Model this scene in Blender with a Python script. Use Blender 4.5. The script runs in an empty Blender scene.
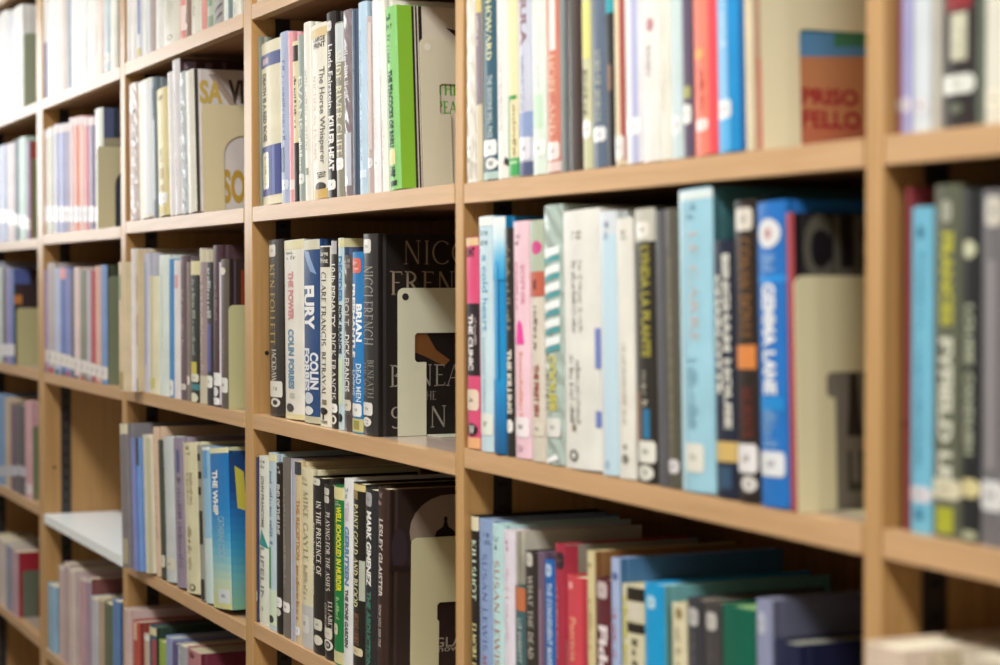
import bpy, math, random
from mathutils import Vector, Matrix
random.seed(7)
S = bpy.context.scene
COL = S.collection
# ------------------------------------------------------------------ camera
YAW, PIT = 0.41646, 0.02584
CAM = Vector((4.4292, -0.84736, -0.02461))
FPX = 2000.0
FWD = Vector((-math.cos(YAW)*math.cos(PIT), math.sin(YAW)*math.cos(PIT), -math.sin(PIT)))
RGT = FWD.cross(Vector((0, 0, 1))).normalized()
UPV = RGT.cross(FWD)
cd = bpy.data.cameras.new('camera'); cam = bpy.data.objects.new('camera', cd); COL.objects.link(cam)
cam.matrix_world = Matrix((( RGT.x, UPV.x, -FWD.x, CAM.x), (RGT.y, UPV.y, -FWD.y, CAM.y), (RGT.z, UPV.z, -FWD.z, CAM.z), (0, 0, 0, 1)))
cd.sensor_width = 36.0; cd.lens = FPX/1000*36; cd.clip_start = 0.05
cd.dof.use_dof = True
cd.dof.focus_distance = 2.64
cd.dof.aperture_fstop = 4.3
cd.dof.aperture_blades = 0
S.camera = cam
# ------------------------------------------------------------------ light
w = bpy.data.worlds.new('world'); S.world = w; w.use_nodes = True
w.node_tree.nodes['Background'].inputs[0].default_value = (0.98, 0.99, 1.0, 1)
w.node_tree.nodes['Background'].inputs[1].default_value = 0.3
def area(x, y, z, sx, sy, power, color=(1, 0.985, 0.96), tgt=None):
    l = bpy.data.lights.new('ceiling_lamp', 'AREA'); l.shape = 'RECTANGLE'; l.size = sx; l.size_y = sy
    l.energy = power; l.color = color
    o = bpy.data.objects.new('ceiling_lamp', l); COL.objects.link(o); o.location = (x, y, z)
    if tgt:
        o.rotation_euler = (Vector(tgt)-Vector((x, y, z))).to_track_quat('-Z', 'Y').to_euler()
    return o
LIGHTS = [(0.2, 26), (2.6, 40), (5.0, 44), (7.3, 80)]  # last lamp is added to brighten right-facing covers and bookends
WIN = 4.5
for lx, p in LIGHTS:
    area(lx, -0.85, 1.205, 1.2, 0.3, p)
S.view_settings.view_transform = 'Standard'
S.view_settings.look = 'None'
S.view_settings.gamma = 1.0
S.view_settings.use_curve_mapping = False
S.view_settings.exposure = 0.1

# ------------------------------------------------------------------ helpers
def ray(px, py):
    return (FWD + RGT*((px-500)/FPX) + UPV*((332.5-py)/FPX))
def hitY(px, py, Y):
    d = ray(px, py); return CAM + d*((Y-CAM.y)/d.y)
def hitX(px, py, X):
    d = ray(px, py); return CAM + d*((X-CAM.x)/d.x)
def lin(h):
    h = h.lstrip('#'); o = []
    for i in (0, 2, 4):
        c = int(h[i:i+2], 16)/255
        o.append(c/12.92 if c <= .04045 else ((c+.055)/1.055)**2.4)
    return (*o, 1)
MC = {}
def mat(h, kind='cover'):
    key = (h, kind)
    if key in MC: return MC[key]
    m = bpy.data.materials.new(kind+'_'+h.strip('#')); m.use_nodes = True
    nt = m.node_tree; b = nt.nodes['Principled BSDF']; N = nt.nodes.new; L = nt.links.new
    c = lin(h)
    b.inputs['Base Color'].default_value = c
    tc = N('ShaderNodeTexCoord')
    if kind in ('cover', 'print'):
        b.inputs['Roughness'].default_value = 0.42
        b.inputs['Coat Weight'].default_value = 0.16 if kind == 'cover' else 0.1; b.inputs['Specular IOR Level'].default_value = .3
        b.inputs['Coat Roughness'].default_value = 0.16
        if kind == 'cover':
            n = N('ShaderNodeTexNoise'); n.inputs['Scale'].default_value = 38; n.inputs['Detail'].default_value = 3
            mp = N('ShaderNodeMapping'); mp.inputs['Scale'].default_value = (1, 1, 0.35)
            L(tc.outputs['Object'], mp.inputs[0]); L(mp.outputs[0], n.inputs['Vector'])
            bp = N('ShaderNodeBump'); bp.inputs['Strength'].default_value = 0.28; bp.inputs['Distance'].default_value = 0.004
            L(n.outputs[0], bp.inputs['Height']); L(bp.outputs[0], b.inputs['Coat Normal'])
            mx = N('ShaderNodeMix'); mx.data_type = 'RGBA'; mx.blend_type = 'MULTIPLY'
            n2 = N('ShaderNodeTexNoise'); n2.inputs['Scale'].default_value = 22; n2.inputs['Detail'].default_value = 5
            L(tc.outputs['Object'], n2.inputs['Vector'])
            cr = N('ShaderNodeValToRGB'); cr.color_ramp.elements[0].position = .3; cr.color_ramp.elements[1].position = .65
            cr.color_ramp.elements[0].color = (.86, .86, .86, 1); cr.color_ramp.elements[1].color = (1, 1, 1, 1)
            L(n2.outputs[0], cr.inputs[0]); mx.inputs[0].default_value = 1
            mx.inputs[6].default_value = c; L(cr.outputs[0], mx.inputs[7]); L(mx.outputs[2], b.inputs['Base Color'])
    elif kind == 'crinkle':      # loose plastic jacket with wavy highlights
        b.inputs['Roughness'].default_value = 0.4; b.inputs['Coat Weight'].default_value = .5
        b.inputs['Coat Roughness'].default_value = 0.06
        n = N('ShaderNodeTexWave'); n.bands_direction = 'DIAGONAL'; n.inputs['Scale'].default_value = 22
        n.inputs['Distortion'].default_value = 5; n.inputs['Detail'].default_value = 2
        L(tc.outputs['Object'], n.inputs['Vector'])
        bp = N('ShaderNodeBump'); bp.inputs['Strength'].default_value = 0.3; bp.inputs['Distance'].default_value = 0.004
        L(n.outputs[1], bp.inputs['Height']); L(bp.outputs[0], b.inputs['Normal']); L(bp.outputs[0], b.inputs['Coat Normal'])
    elif kind == 'pages':
        b.inputs['Roughness'].default_value = 0.9
        n = N('ShaderNodeTexWave'); n.bands_direction = 'X'; n.inputs['Scale'].default_value = 260; n.inputs['Distortion'].default_value = 2
        L(tc.outputs['Object'], n.inputs['Vector'])
        mx = N('ShaderNodeMix'); mx.data_type = 'RGBA'
        mx.inputs[6].default_value = c; mx.inputs[7].default_value = (c[0]*.72, c[1]*.7, c[2]*.64, 1)
        L(n.outputs[1], mx.inputs[0]); L(mx.outputs[2], b.inputs['Base Color'])
    elif kind == 'label':
        b.inputs['Roughness'].default_value = 0.35; b.inputs['Coat Weight'].default_value = .4
    elif kind == 'metal':
        b.inputs['Roughness'].default_value = 0.38; b.inputs['Coat Weight'].default_value = .3
        n = N('ShaderNodeTexNoise'); n.inputs['Scale'].default_value = 900
        L(tc.outputs['Object'], n.inputs['Vector'])
        bp = N('ShaderNodeBump'); bp.inputs['Strength'].default_value = 0.05; bp.inputs['Distance'].default_value = 0.001
        L(n.outputs[0], bp.inputs['Height']); L(bp.outputs[0], b.inputs['Normal'])
    elif kind == 'matte':
        b.inputs['Roughness'].default_value = 0.8
    MC[key] = m
    return m
def wood(name, ca, cb, axis, rough=0.38, coat=0.25):
    m = bpy.data.materials.new(name); m.use_nodes = True
    nt = m.node_tree; b = nt.nodes['Principled BSDF']; N = nt.nodes.new; L = nt.links.new
    tc = N('ShaderNodeTexCoord'); mp = N('ShaderNodeMapping')
    sc = {'X': (2.2, 55, 55), 'Y': (55, 2.2, 55), 'Z': (55, 55, 2.2)}[axis]
    mp.inputs['Scale'].default_value = sc
    L(tc.outputs['Object'], mp.inputs[0])
    n = N('ShaderNodeTexNoise'); n.inputs['Scale'].default_value = 1.6; n.inputs['Detail'].default_value = 8; n.inputs['Distortion'].default_value = .6
    L(mp.outputs[0], n.inputs['Vector'])
    n2 = N('ShaderNodeTexNoise'); n2.inputs['Scale'].default_value = 7; n2.inputs['Detail'].default_value = 6
    L(mp.outputs[0], n2.inputs['Vector'])
    cr = N('ShaderNodeValToRGB'); cr.color_ramp.elements[0].position = .32; cr.color_ramp.elements[1].position = .68
    cr.color_ramp.elements[0].color = lin(ca); cr.color_ramp.elements[1].color = lin(cb)
    mx0 = N('ShaderNodeMix'); mx0.inputs[0].default_value = .35
    L(n.outputs[0], mx0.inputs[2]); L(n2.outputs[0], mx0.inputs[3]); L(mx0.outputs[0], cr.inputs[0])
    L(cr.outputs[0], b.inputs['Base Color'])
    b.inputs['Roughness'].default_value = rough; b.inputs['Coat Weight'].default_value = coat; b.inputs['Coat Roughness'].default_value = .2
    bp = N('ShaderNodeBump'); bp.inputs['Strength'].default_value = .12; bp.inputs['Distance'].default_value = .001
    L(n2.outputs[0], bp.inputs['Height']); L(bp.outputs[0], b.inputs['Normal'])
    return m
OAK_X = wood('oak_along_shelf', 'b8946a', 'cca67c', 'X')
OAK_Z = wood('oak_upright', 'b08a58', 'c49d6c', 'Z')
OAK_SHADE = wood('oak_side_shade', 'a07a48', 'b88f58', 'Z', .5, .1)  # same oak as the upright fronts, shade mixed into the colour
OAK_BACK = wood('oak_back_panel', '7d5433', '94673f', 'Z', .6, 0)
TOPM = wood('shelf_top_laminate', 'a8968a', 'b6a598', 'X', .3, .5)
UNDER_SHADE = wood('underside_shade', '8a6245', '9a7050', 'X', .6, 0)  # shelf wood darkened, the shade below it is in the colour

class MB:
    def __init__(s): s.v = []; s.f = []; s.mi = []; s.mats = []
    def slot(s, m):
        if m not in s.mats: s.mats.append(m)
        return s.mats.index(m)
    def add(s, vs, fs, m):
        o = len(s.v); k = s.slot(m)
        s.v += [tuple(p) for p in vs]
        for f in fs: s.f.append(tuple(o+i for i in f)); s.mi.append(k)
    def box(s, x0, x1, y0, y1, z0, z1, m, mt=None, mb=None):
        vs = [(x0,y0,z0),(x1,y0,z0),(x1,y1,z0),(x0,y1,z0),(x0,y0,z1),(x1,y0,z1),(x1,y1,z1),(x0,y1,z1)]
        s.add(vs, [(0,1,5,4),(1,2,6,5),(2,3,7,6),(3,0,4,7)], m)
        s.add(vs, [(4,5,6,7)], mt or m); s.add(vs, [(0,3,2,1)], mb or m)
    def build(s, name, parent=None, loc=None, smooth=False):
        me = bpy.data.meshes.new(name); me.from_pydata(s.v, [], s.f)
        for m in s.mats: me.materials.append(m)
        me.polygons.foreach_set('material_index', s.mi)
        if smooth: me.polygons.foreach_set('use_smooth', [True]*len(s.f))
        me.update()
        o = bpy.data.objects.new(name, me); COL.objects.link(o)
        if parent: o.parent = parent
        if loc: o.location = loc
        return o
def empty(name, loc, label, cat, group=None):
    o = bpy.data.objects.new(name, None); COL.objects.link(o); o.location = loc
    o.empty_display_size = .05
    o['label'] = label; o['category'] = cat
    if group: o['group'] = group
    return o
def bevel(o, wd, seg=2):
    md = o.modifiers.new('bevel', 'BEVEL'); md.width = wd; md.segments = seg; md.limit_method = 'ANGLE'; md.angle_limit = math.radians(50)

# ------------------------------------------------------------------ lettering
TXT = {}
def sans(s, bold=0.0):
    key = (s, bold)
    if key in TXT: return TXT[key]
    c = bpy.data.curves.new('t', 'FONT'); c.body = s; c.resolution_u = 3; c.size = 1; c.offset = bold
    c.fill_mode = 'FRONT'
    o = bpy.data.objects.new('t', c); COL.objects.link(o)
    dg = bpy.context.evaluated_depsgraph_get(); dg.update()
    me = bpy.data.meshes.new_from_object(o.evaluated_get(dg))
    vs = [(v.co.x, v.co.y) for v in me.vertices]; fs = [tuple(p.vertices) for p in me.polygons]
    bpy.data.objects.remove(o); bpy.data.curves.remove(c); bpy.data.meshes.remove(me)
    TXT[key] = (vs, fs)
    return vs, fs
# stroke-built roman capitals: (width, strokes); l = line, a = arc, s = serif
G = {
'A': (.78, 'l0,0,.39,1,.4;l.39,1,.78,0,1;l.15,.36,.62,.36,.4;s0,0;s.78,0'),
'B': (.62, 'l.12,0,.12,1,1;a.12,.75,.38,.25,-90,90;a.12,.26,.46,.26,-90,90;s.08,0;s.08,1'),
'C': (.8, 'a.46,.5,.44,.5,45,315'),
'D': (.8, 'l.12,0,.12,1,1;a.12,.5,.6,.5,-90,90;s.08,0;s.08,1'),
'E': (.58, 'l.12,0,.12,1,1;l.1,.02,.55,.02,.4;l.1,.98,.52,.98,.4;l.1,.52,.44,.52,.4;l.55,.0,.57,.16,.3;l.52,1,.54,.86,.3;s.06,0;s.06,1'),
'F': (.54, 'l.12,0,.12,1,1;l.1,.98,.52,.98,.4;l.1,.52,.42,.52,.4;l.52,1,.54,.86,.3;s.12,0;s.06,1'),
'G': (.82, 'a.46,.5,.44,.5,45,330;l.74,.1,.74,.45,1;s.74,.45'),
'H': (.82, 'l.12,0,.12,1,1;l.7,0,.7,1,1;l.12,.52,.7,.52,.4;s.12,0;s.12,1;s.7,0;s.7,1'),
'I': (.26, 'l.13,0,.13,1,1;s.13,0;s.13,1'),
'J': (.34, 'l.2,.1,.2,1,1;l.2,.12,.02,-.12,.5;s.2,1'),
'K': (.72, 'l.12,0,.12,1,1;l.14,.45,.6,1,.4;l.26,.56,.68,0,1;s.12,0;s.12,1;s.6,1;s.68,0'),
'L': (.56, 'l.12,0,.12,1,1;l.1,.02,.54,.02,.4;l.54,0,.56,.16,.3;s.06,0;s.12,1'),
'M': (.92, 'l.1,0,.16,1,.4;l.16,1,.46,.05,1;l.46,.05,.76,1,.4;l.76,1,.82,0,1;s.1,0;s.82,0'),
'N': (.84, 'l.12,0,.12,1,.45;l.12,1,.72,0,1;l.72,0,.72,1,.45;s.12,0;s.72,1'),
'O': (.9, 'a.45,.5,.43,.5,0,360'),
'P': (.58, 'l.12,0,.12,1,1;a.12,.73,.4,.27,-90,90;s.12,0;s.08,1'),
'R': (.7, 'l.12,0,.12,1,1;a.12,.75,.38,.25,-90,90;l.3,.5,.68,0,1;s.12,0;s.08,1;s.68,0'),
'S': (.52, 'a.27,.74,.21,.25,40,270;a.25,.26,.23,.26,-140,90'),
'T': (.68, 'l.34,0,.34,1,1;l.02,.98,.66,.98,.4;l.02,1,.0,.84,.3;l.66,1,.68,.84,.3;s.34,0'),
'U': (.8, 'l.12,.35,.12,1,1;l.68,.35,.68,1,.4;a.4,.35,.28,.34,180,360;s.12,1;s.68,1'),
'V': (.78, 'l0,1,.4,0,1;l.4,0,.78,1,.4;s0,1;s.78,1'),
'W': (1.1, 'l0,1,.3,0,1;l.3,0,.55,1,.4;l.55,1,.82,0,1;l.82,0,1.1,1,.4;s0,1;s.55,1;s1.1,1'),
'Y': (.74, 'l0,1,.37,.48,1;l.37,.48,.72,1,.4;l.37,0,.37,.5,1;s0,1;s.72,1;s.37,0'),
}
def serif(s, wt=.12):
    key = ('S', s, wt)
    if key in TXT: return TXT[key]
    V = []; F = []; x = 0
    def quadstrip(pts, ws):
        n = len(pts)
        o = len(V)
        for i, (px, py) in enumerate(pts):
            a = pts[max(0, i-1)]; b = pts[min(n-1, i+1)]
            dx, dy = b[0]-a[0], b[1]-a[1]; L = math.hypot(dx, dy) or 1
            nx, ny = -dy/L*ws[i]/2, dx/L*ws[i]/2
            V.append((x+px-nx, py-ny)); V.append((x+px+nx, py+ny))
        for i in range(n-1): F.append((o+2*i, o+2*i+2, o+2*i+3, o+2*i+1))
    for ch in s:
        if ch == ' ': x += .4; continue
        if ch not in G: x += .3; continue
        wd, st = G[ch]
        for q in st.split(';'):
            v = [float(t) for t in q[1:].split(',')]
            if q[0] == 'l': quadstrip([(v[0], v[1]), (v[2], v[3])], [wt*v[4]]*2)
            elif q[0] == 'a':
                pts = []; ws = []
                for i in range(15):
                    t = math.radians(v[4]+(v[5]-v[4])*i/14)
                    pts.append((v[0]+v[2]*math.cos(t), v[1]+v[3]*math.sin(t))); ws.append(wt*(.4+.6*abs(math.cos(t))))
                quadstrip(pts, ws)
            else: quadstrip([(v[0]-.1, v[1]), (v[0]+.1, v[1])], [wt*.4]*2)
        x += wd+.16
    TXT[key] = (V, F)
    return V, F
def greek(seed, n, rows=1):
    """unreadable small print: rows of short strokes the size of letters"""
    r = random.Random(seed); V = []; F = []
    for k in range(rows):
        x = 0
        for i in range(n):
            if r.random() < .13: x += .6
            h = r.choice((.62, .7, 1, 1, .7)); y0 = k*1.5
            wd = r.uniform(.16, .26)
            for xx in (x, x+.34)[:r.choice((1, 2, 2))]:
                o = len(V); V += [(xx, y0), (xx+wd, y0), (xx+wd, y0+h), (xx, y0+h)]; F.append((o, o+1, o+2, o+3))
            if r.random() < .6:
                yy = y0+r.choice((0, .4, h-.18)); o = len(V)
                V += [(x, yy), (x+.5, yy), (x+.5, yy+.18), (x, yy+.18)]; F.append((o, o+1, o+2, o+3))
            x += .75
    return V, F
def fit(vf, A, B, C, D):
    """map 2-D drawing to the rectangle A..B along reading direction and C..D along letter height"""
    vs, fs = vf
    x0 = min(v[0] for v in vs); x1 = max(v[0] for v in vs); y0 = min(v[1] for v in vs); y1 = max(v[1] for v in vs)
    return [(A+(B-A)*(v[0]-x0)/(x1-x0), C+(D-C)*(v[1]-y0)/(y1-y0)) for v in vs], fs

def clip(P, c, sgn):
    out = []
    for i in range(len(P)):
        a = P[i-1]; b = P[i]; da = (a[0]-c)*sgn; db = (b[0]-c)*sgn
        if (da > 0) != (db > 0):
            t = da/(da-db); out.append((c, a[1]+(b[1]-a[1])*t))
        if db > 0: out.append(b)
    return out
# ------------------------------------------------------------------ bookcase measurements
POST = {}
for k, (a, b) in {0: (38, 43.5), 1: (121.5, 126), 2: (244.6, 252.2), 3: (455.3, 463), 4: (864.5, 882)}.items():
    POST[k] = (hitY(a, 330, 0).x, hitY(b, 330, 0).x)
POST[-1] = (-.775, -.735); POST[5] = (3.975, 4.0)
SH = {-1: [.655, .366, .068, -.222, -.519, -.812], 0: [.66, .366, .075, -.2225, -.5302, -.822],
      1: [.66, .3683, .0824, -.2203, -.5354, -.825], 2: [.665, .3746, .0823, -.2187, -.5228, -.82],
      3: [.665, .372, .081, -.2077, -.52, -.81], 4: [.665, .372, .0809, -.2067, -.52, -.81]}
ZF = -1.45; TH = .021; DEP = .27
BAYN = {-1: 'leftmost', 0: 'second', 1: 'third', 2: 'fourth', 3: 'fifth', 4: 'rightmost'}
ROWN = ['top', 'second', 'third', 'fourth', 'bottom', 'lowest']

root = empty('bookcase', (1.6, 0, ZF), 'long oak library bookcase of six bays filled with books', 'bookcase')
def bp(o):
    o.parent = root; o.matrix_parent_inverse = Matrix.Translation((-1.6, 0, -ZF)); return o
for k, (a, b) in POST.items():
    m = MB(); m.box(a, b, 0, DEP+.01, ZF+.001, .72, OAK_Z)
    # side faces: same oak, their shade painted in as a darker tone
    m.mi[1] = m.slot(OAK_SHADE); m.mi[3] = m.slot(OAK_SHADE)
    hole = mat('1c130c', 'matte')
    for zz in (.16, -.13, -.43, .45):
        pts = [(b+.0004, .022+.0035*math.cos(t*math.pi/4), zz+.0035*math.sin(t*math.pi/4)) for t in range(8)]
        m.add(pts, [tuple(range(8))], hole)
    up = bp(m.build('upright')); bevel(up, .0015)
    for side, xx in ((1, b), (-1, a)):
        m = MB(); dm = mat('2a2523', 'metal'); y0, y1 = .036, .058
        x0, x1 = (xx, xx+.0016) if side > 0 else (xx-.0016, xx)
        m.box(x0+.0003*side, x1, y0, y1, ZF+.05, .71, dm)
        xs = xx+side*.0019; sm = mat('0d0b0a', 'matte'); z = ZF+.08
        while z < .7:
            m.add([(xs, .042, z), (xs, .052, z), (xs, .052, z+.006), (xs, .042, z+.006)], [(0, 1, 2, 3)], sm); z += .0254
        s = m.build('shelf_standard'); s.parent = up
        s.matrix_parent_inverse = Matrix.Identity(4)
PALE = mat('f0f8fa', 'metal')
for k in range(-1, 5):
    x0 = POST[k][1]+.001; x1 = POST[k+1][0]-.003
    for i, z in enumerate(SH[k]+[-1.12, -1.36]):
        if (k, i) == (0, 4):
            m = MB(); m.box(x0, x1, -.002, DEP, z-.019, z, PALE)
            s = bp(m.build('shelf')); s['label'] = 'pale blue white empty shelf board'; bevel(s, .004, 3); continue
        m = MB(); m.box(x0, x1, .018, DEP, z-TH+.003, z, OAK_X, TOPM, UNDER_SHADE)
        s = bp(m.build('shelf'))
        m = MB(); m.box(x0, x1, 0, .0179, z-TH, z+.0002, OAK_X)
        e = m.build('edge_strip'); e.parent = s; bevel(e, .002)
m = MB(); m.box(POST[-1][0], POST[5][1], DEP+.0105, DEP+.018, ZF+.001, .72, OAK_BACK); bp(m.build('back_panel'))
m = MB(); m.box(POST[-1][0]-.01, POST[5][1]+.01, -.01, DEP+.02, .721, .745, OAK_X); bp(m.build('top_board'))

# ------------------------------------------------------------------ books
WHITE = 'e9e9e4'
nbook = 0
cells = {}
SETB = {-1: .003, 0: .002, 1: .002, 2: .006, 3: .002, 4: .010, (2, 1): .009, (2, 2): .012, (2, 3): .004, (3, 1): .001, (3, 2): .0, (3, 3): .007}
DXR = {(3, 1): (482, 2, 740, 6), (3, 2): (464, 2, 757, 6), (3, 3): (470, 1, 645, 3), (1, 1): (130, 1, 190, 3), (1, 3): (120, 2.5, 210, 4), (2, 1): (257, 1.5, 375, 1.5)}
def ordn(n):
    L = ['', 'first', 'second', 'third', 'fourth', 'fifth', 'sixth', 'seventh', 'eighth', 'ninth', 'tenth', 'eleventh', 'twelfth', 'thirteenth',
         'fourteenth', 'fifteenth', 'sixteenth', 'seventeenth', 'eighteenth', 'nineteenth', 'twentieth', 'twenty-first', 'twenty-second', 'twenty-third', 'twenty-fourth', 'twenty-fifth']
    return L[n]
def bands(y0, y1, cols, n=20):
    """a printed blend from colour to colour, as on the jacket"""
    out = []
    for i in range(n):
        t = i/(n-1)*(len(cols)-1); k = min(int(t), len(cols)-2); f = t-k
        c = [round(int(cols[k][j:j+2], 16)*(1-f)+int(cols[k+1][j:j+2], 16)*f) for j in (0, 2, 4)]
        out.append((y0+(y1-y0)*i/n, y0+(y1-y0)*(i+1)/n, '%02x%02x%02x' % tuple(c)))
    return out
def B(bay, row, x0, x1, yt, col, desc, spine=(), cover=(), cc=None, set=None, dx=0, H=None, kind='cover', D=None, pages='d9cfb0', raise_=0):
    """one book: x0..x1 its spine and yt its top as read on the photograph; the shelf it stands on gives the rest"""
    global nbook; nbook += 1
    zb = SH[bay][row+1]+.0006+raise_
    if not dx and (bay, row) in DXR:
        q = DXR[(bay, row)]; dx = q[1]+(q[3]-q[1])*(x0-q[0])/(q[2]-q[0])
    Y = set if set is not None else SETB.get((bay, row), SETB[bay])
    yref = yt if yt is not None else 60
    tt = hitY(x1, yref, Y).x-hitY(x0, yref, Y).x; yb = Y+min(.0035, .08*tt)+.0012      # the spine's edges lie behind its bulge
    X0 = hitY(x0, yref, yb).x+.0004; X1 = hitY(x1, yref, yb).x-.0004
    if H is None: H = hitY(x0, yt, Y).z-zb if yt is not None else .236
    lo_ = POST[bay][1]+.0026
    foot = 0
    if cells.get((bay, row)):
        _, x1p, foot, Hp = cells[(bay, row)][-1]; foot += .0006
        if dx: lo_ = max(lo_, foot+(x1p+.0006-foot)*H/Hp)
        else: lo_ = max(lo_, x1p+.0006, foot)
    if X0 < lo_:
        if lo_-X0 > .006: print('CLAMP', bay, row, x0, round(lo_-X0, 4))
        X0 = lo_
    if X1-X0 < .004: X1 = X0+.004; print('THIN', bay, row, x0)
    if X1 > POST[bay+1][0]-.0026: print('RIGHT', bay, row, x0, x1); X1 = POST[bay+1][0]-.0026
    room_ = SH[bay][row]-TH-.003-zb
    if H > room_: print('TALL', bay, row, x0, round(H, 3), round(room_, 3)); H = room_
    T = X1-X0
    ang = 0
    if dx:
        rel = CAM + (Vector((X0, Y, zb))-CAM)
        d = Vector((X0, Y, zb))-CAM; zc = d.dot(FWD); pxb = 500+FPX*d.dot(RGT)/zc
        Xb = hitY(pxb+dx, 332.5-FPX*d.dot(UPV)/zc, Y).x
        if yt is None:
            sh_ = (Xb-X0)*.5; X0 = max(X0-sh_, lo_); Xb -= sh_; X1 = X0+T
        Xb = max(Xb, foot, POST[bay][1]+.0026)
        ang = -math.atan((Xb-X0)/H)      # top goes left when dx > 0
    if D is None: D = min(max(H*.655, .11), .175)
    D = min(D, DEP-Y-.004)
    cells.setdefault((bay, row), []).append((X0, X1, (Xb if dx else X0)+T*math.cos(ang) if ang <= 0 else Xb+T, H))
    n = len(cells[(bay, row)])
    lab = '%s, %s from left in %s row of %s bay' % (desc, ordn(n), ROWN[row], BAYN[bay])
    px = X0; pz = zb
    if ang > 0: off = T     # leaning right: pivot on the right foot
    else: off = 0
    if dx: px = (Xb if dx else X0)
    ob = empty('book', (px+off, Y, zb), lab, 'book', 'books in the %s row of the %s bay' % (ROWN[row], BAYN[bay]))
    if ang: ob.rotation_euler = (0, ang, 0)
    b = min(.0035, .08*T); t = min(.0022, T*.18)
    def yf(u): return b*(2*min(max(u, 0), 1)-1)**2
    us = [0, .04, .12, .25, .4, .5, .6, .75, .88, .96, 1]
    ynode = [yf(u)+(.0012 if u in (0, 1) else 0) for u in us]
    outer = [(0, D), (0, b+.012), (.0009, b+.008), (0, b+.004)]+[(u*T, yf(u)+(.0012 if u in (0, 1) else 0)) for u in us]+[(T, b+.004), (T-.0009, b+.008), (T, b+.012), (T, D)]
    inner = [(t, D), (t, b+.012), (t, b+.008), (t, b+.004)]+[(min(max(u*T, t), T-t), yf(u)+t) for u in us]+[(T-t, b+.004), (T-t, b+.008), (T-t, b+.012), (T-t, D)]
    m = MB(); n_ = len(outer); cm = mat(col, kind); vs = []
    for (ax, ay), (bx, by) in zip(outer, inner):
        vs += [(ax-off, ay, 0), (bx-off, by, 0), (ax-off, ay, H), (bx-off, by, H)]
    fs = []; fr = []
    for i in range(n_-1):
        a, c = 4*i, 4*(i+1)
        q = [(a, c, c+2, a+2), (a+2, c+2, c+3, a+3), (a+3, c+3, c+1, a+1), (a+1, c+1, c, a)]
        if i >= n_-5: fr += q
        else: fs += q
    fs += [(0, 2, 3, 1)]; fr += [(4*n_-4, 4*n_-3, 4*n_-1, 4*n_-2)]
    m.add(vs, fs, cm); m.add(vs, fr, mat(cc, 'cover') if cc else cm)
    xc = (x0+x1)/2
    def zof(y): return hitY(xc+dx*.5, y, Y).z-zb
    lay = [0]
    def put(pts, fcs, mt, dst=None):
        lay[0] += 1; e = .00025+.00004*lay[0]
        V = []; F = []
        for fc in fcs:
            P0 = [pts[i] for i in fc]; lo = min(p[0] for p in P0); hi = max(p[0] for p in P0)
            for i in range(len(us)-1):
                a_, b_ = us[i], us[i+1]
                if hi <= a_ or lo >= b_: continue
                P = clip(clip(P0, a_, 1), b_, -1) if (lo < a_ or hi > b_) else P0
                if len(P) < 3: continue
                o = len(V); ya, yb = ynode[i], ynode[i+1]
                V += [(u*T-off, ya+(yb-ya)*(u-a_)/(b_-a_)-e, min(max(z, .0006), H-.0006)) for u, z in P]; F.append(tuple(range(o, o+len(P))))
        if F: (dst if dst is not None else m).add(V, F, mt)
    lbs = []
    def rect(u0, u1, za, zb_, mt, dst=None, nseg=4):
        pts = []; fcs = []
        for i in range(nseg+1):
            u = u0+(u1-u0)*i/nseg; pts += [(u, zb_), (u, za)]
        for i in range(nseg): fcs.append((2*i, 2*i+2, 2*i+3, 2*i+1))
        put(pts, fcs, mt, dst)
    for s in spine:
        c = s[0]
        if c == 'r': rect(s[1], s[2], zof(s[3]), zof(s[4]), mat(s[5], 'print'))
        elif c == 'G':
            for ya, yb_, hx in bands(s[3], s[4], s[5]): rect(s[1], s[2], zof(ya), zof(yb_), mat(hx, 'print'))
        elif c == 'l':      # white shelf-mark sticker
            za, zz = zof(s[1]), zof(s[2]); u0, u1 = (s[4], s[5]) if len(s) > 5 else (.06, .94)
            lc = s[3] if len(s) > 3 else WHITE
            lb = MB(); lbs.append(lb)
            h = abs(za-zz); r = min(.003, h*.25); ru = r/T
            pts = [(u0, zz+r), (u0+ru, zz), (u1-ru, zz), (u1, zz+r), (u1, za-r), (u1-ru, za), (u0+ru, za), (u0, za-r)]
            put(pts, [tuple(range(8))], mat(lc, 'label'), lb)
            pv, pf = fit(greek(nbook, 2, 1), u0+(u1-u0)*.35, u0+(u1-u0)*.65, zz+h*.4, zz+h*.62)
            put(pv, pf, mat('77756e', 'print'), lb)
        elif c == 'o':      # round publisher's mark, u, y, ru, ry(px), colour [, inner letter colour]
            zc = zof(s[2]); rz = abs(zof(s[2]-s[4])-zc)
            put([(s[1]+s[3]*math.cos(i*math.pi/8), zc+rz*math.sin(i*math.pi/8)) for i in range(16)], [tuple(range(16))], mat(s[5], 'print'))
            if len(s) > 6:
                pv, pf = fit(sans('W', .03), s[1]-s[3]*.55, s[1]+s[3]*.55, zc-rz*.55, zc+rz*.55)
                put(pv, pf, mat(s[6], 'print'))
        elif c in 'tsgh':      # lettering reading down the spine
            if c == 't': vf = sans(s[1], .012)
            elif c == 'h': vf = sans(s[1], .045)
            elif c == 's': vf = serif(s[1], s[7] if len(s) > 7 else .15)
            else: vf = greek(nbook*7+lay[0], s[1], 1)
            pv, pf = fit(vf, zof(s[4]), zof(s[5]), s[2], s[3])
            put([(p[1], p[0]) for p in pv], pf, mat(s[6], 'print'))
        elif c == 'x':      # upright lettering, e.g. LARGE PRINT
            vf = sans(s[1], .02) if s[1] else greek(nbook, 3, 2)
            pv, pf = fit(vf, s[2], s[3], zof(s[5]), zof(s[4])); put(pv, pf, mat(s[6], 'print'))
        elif c == 'p':      # polygon in (u, y)
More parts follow.
